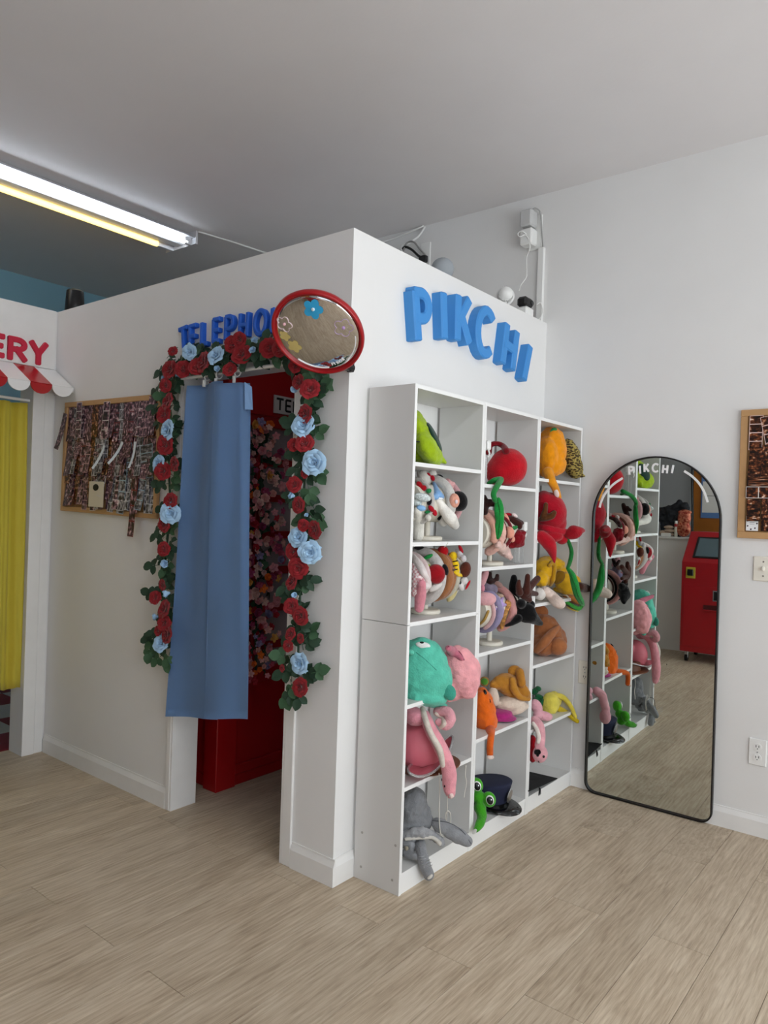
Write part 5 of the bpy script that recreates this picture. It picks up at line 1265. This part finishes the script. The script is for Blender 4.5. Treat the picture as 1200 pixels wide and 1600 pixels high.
Plush().ring((ST4[0], .925, ST4[2]), .084, .008, -80, 150).make('band', '0c0b0d', t)
Plush(fix=True).e(823, 958, .28, 15, 16, -25, 10).e(814, 943, .27, 8, 8).e(829, 945, .28, 7, 8, 30).t([(828, 962, .29, 12), (838, 970, .30, 7), (845, 974, .31, 4)]).make('wing', '0a090b', t, wr=.005)
Plush(fix=True).t([(803, 934, .18, 9), (803, 915, .18, 8), (803, 902, .18, 5)]).make('ear', '0b0a0c', t)
Plush(fix=True).t([(790, 978, .22, 2.5), (800, 974, .25, 4), (810, 966, .27, 7)]).make('tail', '0b0a0c', t)
t = pl('plush_headband', 822, 925, .28, 'brown felt antler headband spreading in front of the middle bookcase edge', 'headband')
Plush().ring((ST4[0], .955, ST4[2]), .078, .007, -50, 150).make('band', '43221a', t)
Plush(fix=True).e(818, 927, .28, 13, 8, -5, 4).t([(822, 925, .29, 7), (823.5, 912, .29, 5), (824.5, 900, .29, 4.2)]).t([(825, 921, .29, 6), (833, 911.5, .29, 5.5), (840, 904, .29, 5.2)]).t([(824, 926, .29, 6), (832, 927, .29, 4.6), (838, 928, .29, 4)]).t([(812, 926, .28, 6), (810, 915, .28, 4.5), (811, 908, .28, 3)]).t([(818, 932, .28, 5), (827, 937, .29, 5)]).make('antler', '432018', t, .0035)

# orange pumpkin hat, brown eared hat, magenta hat
t = pl('pumpkin_hat', 760, 1148, .18, 'orange pumpkin plush hat with a strap hanging below the shelf of the middle bookcase', 'hat')
Plush().e(756, 1112, .15, 19, 38, 6, 24).e(762, 1125, .16, 15, 24, 0, 18).e(750, 1095, .12, 14, 22, 0, 16).make('crown', 'e5691a', t, wr=.007)
Plush(fix=True).t([(766, 1140, .2, 8), (767, 1152, .24, 5.5), (765.5, 1165, .245, 5.5), (765.5, 1178, .245, 5.5)], 5).make('strap', 'd25f1e', t, .003)
Plush(t).e(766, 1183, .247, 6.2, 3.2, 0, 4).make('strap_label', 'e9d6cc', t, .003, sm=2)
spot('eye', 758, 1081, .2, 2.5, 5, 20, M_eye, t); spot('mouth', 766, 1095, .19, 1, 4, 10, M_eye, t)
Plush().e(757, 1065, .14, 6, 6).make('green_stem', '4f8a2c', t)
t = pl('brown_eared_hat', 800, 1100, .16, 'tan plush hat with rounded ears and cream lining leaning beside the pumpkin hat', 'hat')
Plush().t([(772, 1070, .12, 8), (785, 1066, .14, 14), (802, 1070, .15, 16), (818, 1082, .17, 11), (826, 1091, .2, 4)], 5).e(800, 1078, .15, 27, 14, -25, 20).make('crown', 'b37a2c', t, wr=.007)
Plush().e(804, 1049, .13, 11, 10, 0, 6).t([(812, 1050, .13, 7), (815, 1068, .14, 7)]).make('ear', 'b57a2b', t)
Plush().t([(800, 1062, .2, 5), (803, 1076, .215, 6.5), (812, 1089, .22, 5), (826, 1093, .21, 3)], 5).make('floppy_ear', 'b8802f', t, .0035)
Plush().e(757, 1065, .08, 8, 8).make('second_ear', 'a5741f', t)
Plush().e(796, 1099, .15, 25, 12, 5, 18).e(772, 1088, .14, 8, 16, 10).e(808, 1108, .16, 20, 7, 20, 14).make('lining', 'dccbba', t, wr=.005)
t = pl('magenta_hat', 798, 1128, .14, 'flat magenta hat lying under the tan eared hat', 'hat')
Plush().w((.15, .965, Z2[3]+.036), (.055, .062, .022)).w((.16, .965, Z2[3]+.019), (.066, .072, .010)).make('crown', 'a82b75', t, wr=.004)

# frog hat and police cap
t = pl('frog_hat', 752, 1280, .2, 'bright green frog plush hat with two round eyes at the foot of the middle bookcase', 'hat')
GR = '3f9a20'
Plush().e(748, 1246, .2, 11, 10, 0).e(750, 1262, .21, 10, 10).t([(750, 1262, .22, 9), (753, 1275, .24, 8), (750, 1287, .255, 7), (744, 1297, .26, 4.5)], 5).make('head', GR, t, wr=.004)
for px, py, X in ((744, 1227, .19), (764, 1249, .215)):
    Plush().e(px, py, X, 11, 12.5, 20, 9).make('eye_dome', '46a524', t)
    Plush(t).e(px+1.5, py+1, X+.024, 6.5, 8, 20, 3).make('eye_white', 'efefec', t, .0022, sm=2); Plush(t, .0065).e(px+1.3, py+1, X+.030, 5, 6.6, 20, 3).make('pupil', '09090a', t, .0018, sm=2, m=M_eye)
    Plush(t, .0125).e(px+2.8, py-1.2, X+.037, 1.4, 1.6, 0, 1).make('glint', 'f4f4f4', t, .001, sm=1)
Plush(t).e(741, 1299, .285, 3.2, 7, -32, 1.2).make('label', 'e9e9e4', t, .0018, sm=1)
t = thing('police_cap', (.17, .93, Z2[4]), 'navy blue peaked police cap with a silver badge and black visor', 'cap')
M_navy = mat('navy_twill', '141b38', .85, bump=.3, bscale=300); M_vis = mat('patent_visor', '0b0b0c', .15)
cc = Vector((.135, .90, Z2[4]+.002)); fd = Vector((1, .02, 0)).normalized()
bm = bmesh.new(); prof = [(0, 0), (.086, 0), (.090, .006), (.088, .028), (.092, .05), (.106, .096), (.108, .106), (.098, .112), (0, .105)]
add_lathe(bm, prof, Matrix.Translation(cc), 40)
for v in bm.verts:
    d = (v.co-cc); f_ = d.dot(fd)/.1; v.co.z += max(0, d.z)*.10*f_
obj('crown', recalc(bm), M_navy, t, smooth=True)
bm = bmesh.new(); side = Vector((-fd.y, fd.x, 0)); A, B = [], []
for k in range(17):
    a = R(-72+144*k/16); A.append(bm.verts.new(cc+(fd*math.cos(a)+side*math.sin(a))*.088+Vector((0, 0, .022)))); w2 = .088+.072*math.cos(R(-90+180*k/16))
    B.append(bm.verts.new(cc+(fd*math.cos(a)+side*math.sin(a))*w2+Vector((0, 0, .022-.024*math.cos(R(-90+180*k/16))))))
for k in range(16): bm.faces.new((A[k], A[k+1], B[k+1], B[k]))
bmesh.ops.remove_doubles(bm, verts=bm.verts, dist=1e-5); bmesh.ops.solidify(bm, geom=bm.faces, thickness=.004); obj('visor', recalc(bm), M_vis, t, smooth=True)
bm = bmesh.new(); bmesh.ops.create_circle
add_lathe(bm, [(.0885, .014), (.0915, .014), (.0915, .030), (.0885, .030)], Matrix.Translation(cc), 40); obj('cap_band', recalc(bm), M_vis, t)
bc_ = cc+fd*.108+Vector((0, 0, .066)); MB = Matrix.Translation(bc_) @ frame(fd+Vector((0, 0, -.2))).to_4x4()
bm = bmesh.new(); add_lathe(bm, [(0, .006), (.012, .006), (.016, .004), (.021, .003), (.022, 0), (0, 0)], MB @ Matrix.Diagonal((1, 1.55, 1, 1)), 8); obj('badge', recalc(bm), M_metal, t)

# --- third bookcase
t = pl('orange_hat', 865, 746, .16, 'orange fruit plush hat with a green stalk and hanging strap, top of the third bookcase', 'hat')
Plush().e(862, 702, .15, 23, 36, 4, 30).e(854, 712, .15, 18, 32, 0, 28).e(858, 730, .16, 20, 18, 0, 20).e(864, 724, .17, 21, 20, 0, 20).make('crown', 'eb9512', t, wr=.007)
Plush(fix=True).t([(856, 738, .2, 9), (862, 752, .235, 7), (868, 764, .24, 6), (872, 777, .24, 5.5)], 5).make('strap', 'e3931b', t, .003)
Plush(t).e(869.5, 771, .252, 4, 8, 20, 2).make('strap_label', 'ecd8d2', t, .002, sm=1)
Plush().e(866, 671, .13, 5, 3.5).e(862, 673, .13, 4, 2, 30).make('stalk', '2d8a4c', t)
t = pl('leopard_hat', 898, 750, .12, 'leopard print plush hat with a pointed corner right of the orange hat', 'hat')
m, nt, bb = new_mat('leopard_print'); tc = nt.nodes.new('ShaderNodeTexCoord'); v = nt.nodes.new('ShaderNodeTexVoronoi'); v.inputs['Scale'].default_value = 90; mp = nt.nodes.new('ShaderNodeMapping'); mp.inputs['Scale'].default_value = (.7, .7, 1.5); mp.inputs['Rotation'].default_value = (0, .6, .4)
cr = nt.nodes.new('ShaderNodeValToRGB'); cr.color_ramp.elements[0].position = .42; cr.color_ramp.elements[0].color = lin('2e200e'); cr.color_ramp.elements[1].position = .60; cr.color_ramp.elements[1].color = lin('a8974f'); q = cr.color_ramp.elements.new(.15); q.color = lin('4a3820')
nt.links.new(tc.outputs['Object'], mp.inputs[0]); nt.links.new(mp.outputs[0], v.inputs['Vector']); nt.links.new(v.outputs['Distance'], cr.inputs[0]); nt.links.new(cr.outputs[0], bb.inputs['Base Color']); bb.inputs['Roughness'].default_value = .9; M_leo = m
Plush().e(892, 716, .10, 15, 32, 14, 22).e(898, 730, .11, 12, 18, 0, 18).t([(900, 735, .12, 11), (906, 741, .13, 6), (913, 744, .14, 2.5)]).make('crown', None, t, m=M_leo, wr=.008, wsc=.03)
t = pl('red_flap_hat', 866, 845, .18, 'big dark red plush hat with brown mark and pointed flaps, under the orange hat', 'hat')
Plush().e(859, 800, .20, 26, 32, 14, 28).e(850, 790, .18, 16, 24, 0, 22).e(868, 815, .22, 17, 20, 20, 20).make('crown', 'a60d22', t, wr=.004)
Plush().t([(838, 822, .22, 6), (852, 825, .25, 6), (868, 829, .26, 6.5), (884, 832, .25, 6)], 5).make('rolled_rim', 'b31328', t, .0035)
Plush(fix=True).t([(846, 838, .24, 10), (858, 850, .27, 11), (864, 866, .28, 6), (866.5, 880, .285, 1.5)], 5).e(878, 841, .25, 10, 10).e(860, 838, .22, 20, 10, 0, 14).make('front_flap', 'ad1022', t)
Plush().e(896, 833, .18, 15, 10, 15, 8).t([(896, 830, .18, 10), (906, 829, .19, 6), (912, 829, .19, 3)]).make('side_flap', '960c1c', t)
Plush().t([(853, 788, .235, 3.5), (852, 797, .24, 4), (849, 806, .24, 5)]).t([(845, 811, .235, 4), (853, 809, .25, 5.5), (862, 806, .255, 5.5), (866, 801, .25, 4)]).make('mark', '5e3416', t, .003)
t = pl('leaf_vine', 884, 834, .22, 'long green plush vine with a broad leaf hanging down the front of the third bookcase', 'plush vine')
Plush(fix=True).t([(883, 834, .27, 2.5), (889, 848, .28, 3), (893, 862, .285, 3.5), (891, 876, .285, 3.5), (887, 888, .29, 3)], 6).make('stem', '1b6e30', t, .0028)
Plush(fix=True).t([(887, 888, .29, 3), (894, 898, .30, 5), (898, 912, .305, 6.5), (902, 928, .305, 6), (908, 940, .30, 5), (912, 946, .295, 2)], 6).make('leaf', '1f8539', t, .0035)
Plush(t).t([(889, 890, .315, .6), (897, 910, .325, .6), (903, 930, .322, .6), (910, 943, .31, .6)], 6).make('leaf_rib', '145a27', t, .0013, sm=1)
t = pl('yellow_pouch_hat', 850, 925, .17, 'mustard yellow plush hat folded at the left of the third compartment', 'hat')
Plush().e(850, 893, .16, 20, 22, 0, 22).e(862, 880, .12, 22, 12, -10, 18).e(846, 905, .18, 12, 14).make('crown', 'd7a51c', t, wr=.010)
Plush().t([(858, 884, .2, 3), (864, 878, .21, 3), (866, 888, .22, 3), (864, 905, .22, 4), (860, 914, .22, 3)], 5).make('rim', 'b8891a', t, .003)
t = pl('yellow_brown_tipped_hat', 888, 935, .17, 'mustard yellow open plush hat with a dark brown tip beside the long vine', 'hat')
Plush().e(888, 912, .13, 22, 18, -25, 16).e(872, 892, .10, 18, 12, -30, 12).e(885, 922, .16, 22, 7, -4, 12).make('crown', 'd6a521', t, wr=.008)
Plush().e(873, 902, .185, 12, 9, 50, 5).make('opening', '7e5a10', t, .0035)  # solid darker lump; the hollow's shade is put into its colour
Plush().t([(905, 917, .13, 8), (914, 919, .13, 7), (921, 920, .13, 5)]).make('tip', '3d2016', t)
t = pl('cream_eared_hat', 862, 940, .22, 'white plush hat with a long pale pink drooping ear in front of the yellow hats', 'hat')
Plush().e(843, 928, .2, 10, 10).e(850, 922, .2, 6, 8).make('crown', 'e0d9d2', t, wr=.005)
Plush().t([(853, 924, .25, 8), (862, 932, .27, 9), (871, 941, .28, 9.5), (876, 944, .28, 8)], 5).make('ear', 'e2cdc1', t)
t = pl('taco_hat', 892, 942, .2, 'folded taco plush hat with green lettuce edge below the brown tipped hat', 'hat')
Plush().e(894, 936, .17, 17, 6, -25, 12).make('shell', 'b8743a', t); Plush().e(890, 945, .2, 19, 4, -28, 10).make('filling', '5a2f1c', t); Plush().t([(879, 938, .23, 3), (892, 945, .24, 3), (904, 951, .245, 3.5), (911, 944, .24, 3)], 5).make('lettuce', '3f9a3f', t, .003, wr=.004, wsc=.01)
Plush().t([(876, 930, .22, 1.4), (884, 930, .235, 1.4), (889, 934, .235, 1.4)]).make('cream_swirl', 'd6cbb8', t, .002)
Plush().t([(886, 948, .25, 1.3), (895, 953, .255, 1.3), (903, 955, .255, 1.3)]).make('cheese', 'd9c25a', t, .002)
t = pl('brown_plush_hat', 858, 1024, .15, 'cinnamon brown folded plush hat with a round ear, fourth compartment of the third bookcase', 'hat')
Plush().e(855, 992, .13, 24, 34, 20, 28).e(870, 1000, .15, 15, 24, 14, 20).e(850, 1008, .15, 20, 18, 0, 20).make('crown', '9c5f38', t, wr=.008)
Plush().e(845, 957, .13, 12, 12, 0, 8).make('ear', '9a5c36', t)
Plush().e(871, 1010, .19, 15, 14, 20, 14).make('lower_fold', 'a0633b', t, wr=.004)
Plush().t([(838, 1016, .2, 6), (850, 1004, .215, 8), (862, 990, .215, 7), (872, 980, .2, 4)], 5).make('fold', 'a2643c', t)
t = pl('pineapple_hat', 862, 1112, .16, 'pale yellow pineapple plush hat with green leaves and a yellow strap loop', 'hat')
Plush().e(860, 1100, .15, 14, 19, -10, 16).e(866, 1094, .14, 12, 14).make('crown', 'dfcf58', t, wr=.006)
Plush(fix=True).t([(866, 1086, .16, 5), (880, 1090, .19, 4.5), (892, 1104, .2, 3.5), (899, 1120, .2, 3)], 5).make('strap', 'd9c64e', t, .003); Plush(fix=True).t([(872, 1107, .18, 5), (884, 1113, .2, 4.5), (895, 1122, .21, 4), (902, 1127, .21, 3.5)], 5).make('strap', 'c5ab1e', t, .003)
for q in ((836, 1080, 7, 5, 40), (841, 1076, 5, 4, -20), (843, 1090, 8, 5, -30), (838, 1094, 6, 5, 20), (846, 1098, 4, 7, -20)): Plush().e(q[0], q[1], .16, q[2], q[3], q[4], 5).make('leaf', '1f5e38', t, .003)
t = pl('pink_plush_scarf', 846, 1118, .2, 'pink and white plush with a black heart nose hanging from the third bookcase', 'plush scarf')
Plush().e(838, 1104, .18, 9, 13, 25).e(840, 1117, .2, 8, 7).e(850, 1119, .21, 14, 7.5, -8).make('body', 'dda3ad', t, wr=.005)
Plush(fix=True).t([(836, 1126, .22, 8), (843, 1136, .25, 8), (845, 1152, .26, 7.5), (843, 1165, .265, 8)], 5).e(844, 1178, .265, 12, 14, -8, 10).make('arm', 'e2a5ad', t)
Plush().t([(833, 1130, .25, 3), (839, 1140, .28, 3.5), (842, 1152, .29, 3.5), (841, 1160, .29, 3)], 5).make('lining', 'e4d8cf', t, .003)
Plush(t).e(837.6, 1175, .296, 3.3, 4.2, -20, 2).e(841.6, 1174.5, .296, 3.3, 4.2, 20, 2).e(840, 1179, .296, 2.4, 3.4, 0, 2).make('heart_nose', '0b0a0b', t, .0015, sm=2)
spot('eye', 849.5, 1182, .297, 2, 2.4, 0, M_eye, t, 1.4); spot('mouth', 841.5, 1190, .292, 1, 2.4, 25, M_eye, t, 1)
t = pl('red_plush_bag', 832, 1188, .16, 'red plush hanging behind the pink scarf at the left of the compartment', 'plush')
Plush().e(832, 1170, .17, 8, 22, 0, 10).make('body', 'a00d1c', t, wr=.004)
t = thing('graduation_cap', (.16, 1.29, Z3[5]), 'flat black graduation cap with a tassel at the foot of the third bookcase', 'cap')
cz = Z3[5]+.022
bm = bmesh.new(); subpoly(bm, [SX(826, 1237, .235)*1.0, SX(871, 1217, .235)*1.0, Vector((.06, 1.40, SX(871, 1217, .235).z)), Vector((.06, 1.17, SX(826, 1237, .235).z))], (0, 0, .004), 1); obj('board', recalc(bm), M_blackcloth, t)
Plush().w((.14, 1.29, Z3[5]+.010), (.07, .085, .011)).make('skull_cap', None, t, m=M_blackcloth)
b0 = SX(842, 1230, .238); bm = bmesh.new()
for k in range(5): add_tube(bm, smooth_path([b0, b0+Vector((.004, .004*k-.006, -.010)), b0+Vector((.006, .006*k-.014, -.034-.004*(k % 2)))], 4), .0012, 5)
obj('tassel', bm, M_blackcloth, t)

# ------------------------------------------------------------------ the far side of the room, seen in the mirrors
struct('trim_9', box((-1.95, -2.76, 0), (1.30, -2.61, 1.145)), M_wall)
struct('trim_10', box((-1.95, -2.78, 1.145), (1.30, -2.59, 1.165), .002), M_trim)
struct('wall_partition', box((XL, -3.42, 0), (-.39, -3.30, CZ)), M_grey_wall)
M_door = mat('orange_wood_door', '96560f', .5, var=.15, vscale=6)
d = struct('door_1', box((-.385, -3.40, 0), (.50, -3.34, 2.9), .003), M_door)
obj('door_handle', cyl((.38, -3.34, 1.0), (.38, -3.28, 1.0), .02), M_metal, d)
struct('wall_partition_right', box((.505, -3.42, 0), (1.3, -3.30, CZ)), M_grey_wall)
t = thing('notice_board', (-.1, -3.33, 1.3), 'blue edged notice with white papers on the orange door, seen in the arched mirror', 'notice')
obj('backing', box((-.30, -3.338, 1.36), (.10, -3.328, 1.90), .002), mat('blue_backing', '5476a8', .6), t)
obj('paper', box((-.285, -3.327, 1.42), (.08, -3.324, 1.76)), mat('paper_white', 'd9d3cd', .7), t)
obj('printed_line', box((-.24, -3.3235, 1.60), (.05, -3.323, 1.605)), M_ink, t); obj('printed_line', box((-.20, -3.3235, 1.71), (-.05, -3.323, 1.722)), M_ink, t)
tag(obj('hanging_cable', tube(smooth_path([(-.40, -3.28, 2.3), (-.385, -3.27, 1.8), (-.37, -3.26, 1.5), (-.36, -3.25, 1.15)], 6), .012, 6), M_black, smooth=True), 'black cable hanging beside the orange door in the mirror', 'cable')
Mk = mat('kiosk_red', 'a5111b', .35)
k = thing('red_kiosk', (.14, -2.34, 0), 'red wheeled print kiosk with a sloping screen, reflected in the arched mirror', 'kiosk')
kx0, kx1, ky0, ky1 = -.170, .46, -2.585, -2.10
bm = bmesh.new(); prof = [(ky1, .10), (ky1, .955), (ky1-.30, 1.235), (ky0, 1.235), (ky0, .10)]
subpoly(bm, [(kx0, y, z) for y, z in prof], (kx1-kx0, 0, 0), 1); recalc(bm); bmesh.ops.bevel(bm, geom=list(bm.edges), offset=.004, segments=1, affect='EDGES'); obj('cabinet', bm, Mk, k)
sl = Vector((0, -.30, .28)).normalized(); nn = Vector((0, .28, .30)).normalized()
def slope_slab(nm, x0, x1, s0, s1, lift, th, m):
    O = Vector((0, ky1, .955))+nn*lift; bm = bmesh.new()
    subpoly(bm, [O+Vector((x0, 0, 0))+sl*s0, O+Vector((x1, 0, 0))+sl*s0, O+Vector((x1, 0, 0))+sl*s1, O+Vector((x0, 0, 0))+sl*s1], nn, th); return obj(nm, recalc(bm), m, k)
slope_slab('screen_bezel', -.085, .40, .055, .335, 0, .006, M_black); slope_slab('screen', -.065, .38, .075, .315, .006, .001, mat('dark_screen', '56666c', .12))
slope_slab('card_slot', .33, .38, .345, .39, 0, .03, M_white_pl)
obj('front_panel', box((kx0+.02, ky1, .155), (kx1-.02, ky1+.006, .735), .002), Mk, k)
obj('reader_frame', box((-.13, ky1, .800), (-.045, ky1+.006, .905), .002), mat('yellow_sticker_paper', 'b9a834', .6), k)
obj('reader', box((-.115, ky1+.006, .825), (-.062, ky1+.022, .885), .004), M_black, k)
ws = obj('slot_window', box((.115, ky1+.006, .60), (.20, ky1+.012, .70), .002), M_metal, k); obj('slot_opening', box((.125, ky1+.012, .61), (.19, ky1+.014, .69)), M_black, ws)
obj('tray_recess', box((.035, ky1+.006, .515), (.30, ky1+.012, .560), .002), mat('dark_red', '4d060b', .5), k); obj('tray_lip', box((.035, ky1+.006, .505), (.30, ky1+.03, .517), .003), Mk, k)
for x in (kx0+.05, kx1-.05):
    for y in (ky1-.06, ky0+.06):
        w_ = obj('caster', cyl((x-.012, y, .033), (x+.012, y, .033), .033), M_black, k); obj('caster_fork', box((x-.017, y-.014, .03), (x+.017, y+.014, .10), .004), M_metal, w_)
# things on the half wall
t = thing('black_coat', (-.45, -2.68, 1.165), 'black bundled coat heaped on the half wall, seen in the arched mirror', 'coat')
Plush().w((-.44, -2.70, 1.38), (.15, .06, .12)).w((-.36, -2.70, 1.45), (.10, .05, .09)).w((-.50, -2.70, 1.28), (.06, .05, .12)).w((-.40, -2.70, 1.25), (.12, .06, .09)).w((-.53, -2.70, 1.42), (.06, .04, .05)).make('coat', None, t, .008, m=mat('navy_black_cloth', '11131a', .85, bump=.4, bscale=100), wr=.03, wsc=.08)
t = thing('sequin_bag', (-.29, -2.66, 1.165), 'shiny red and copper sequin gift bag on the half wall', 'bag')
m, nt, bb = new_mat('red_copper_sequins'); tc = nt.nodes.new('ShaderNodeTexCoord'); v = nt.nodes.new('ShaderNodeTexVoronoi'); v.inputs['Scale'].default_value = 70
cr = nt.nodes.new('ShaderNodeValToRGB'); cr.color_ramp.elements[0].color = lin('8c1a10'); cr.color_ramp.elements[1].color = lin('d98a6a')
sp_ = nt.nodes.new('ShaderNodeSeparateColor'); nt.links.new(tc.outputs['Object'], v.inputs['Vector']); nt.links.new(v.outputs['Color'], sp_.inputs[0]); nt.links.new(sp_.outputs[0], cr.inputs[0]); nt.links.new(cr.outputs[0], bb.inputs['Base Color']); bb.inputs['Metallic'].default_value = .5; bb.inputs['Roughness'].default_value = .3
bp = nt.nodes.new('ShaderNodeBump'); bp.inputs['Strength'].default_value = .8; nt.links.new(sp_.outputs[1], bp.inputs['Height']); nt.links.new(bp.outputs[0], bb.inputs['Normal'])
Plush().w((-.305, -2.655, 1.25), (.075, .04, .085)).w((-.30, -2.655, 1.36), (.068, .035, .09)).w((-.295, -2.655, 1.42), (.07, .02, .03)).make('bag', None, t, .006, m=m)
t = thing('bottle_red', (-.375, -2.645, 1.165), 'small cream bottle with a red label on the half wall', 'bottle')
obj('body', cyl((-.375, -2.645, 1.165), (-.375, -2.645, 1.31), .017), M_cream, t); obj('label_band', cyl((-.375, -2.645, 1.27), (-.375, -2.645, 1.30), .0175), M_red, t); obj('cap', cyl((-.375, -2.645, 1.31), (-.375, -2.645, 1.33), .014), M_white_pl, t)
t = thing('tissue_pouches', (-.46, -2.66, 1.165), 'heap of folded beige pouches on the half wall', 'pouch')
for i, (x, z, a, b_) in enumerate(((-.47, 1.19, .08, .022), (-.44, 1.225, .07, .02), (-.45, 1.26, .055, .022), (-.51, 1.20, .04, .03))): Plush().w((x, -2.665, z), (a, .04, b_)).make('pouch', 'b39a84', t, .005)
tag(obj('white_carton', box((-.51, -2.63, 1.166), (-.42, -2.595, 1.20), .002), M_white_pl), 'small flat white carton at the front edge of the half wall', 'carton')

# ------------------------------------------------------------------ bake the plush surfaces
dg = bpy.context.evaluated_depsgraph_get()
baked = [(o, bpy.data.meshes.new_from_object(o.evaluated_get(dg))) for o in PL]
for o, me in baked:
    o.modifiers.clear(); o.data = me
    for p in me.polygons: p.use_smooth = True
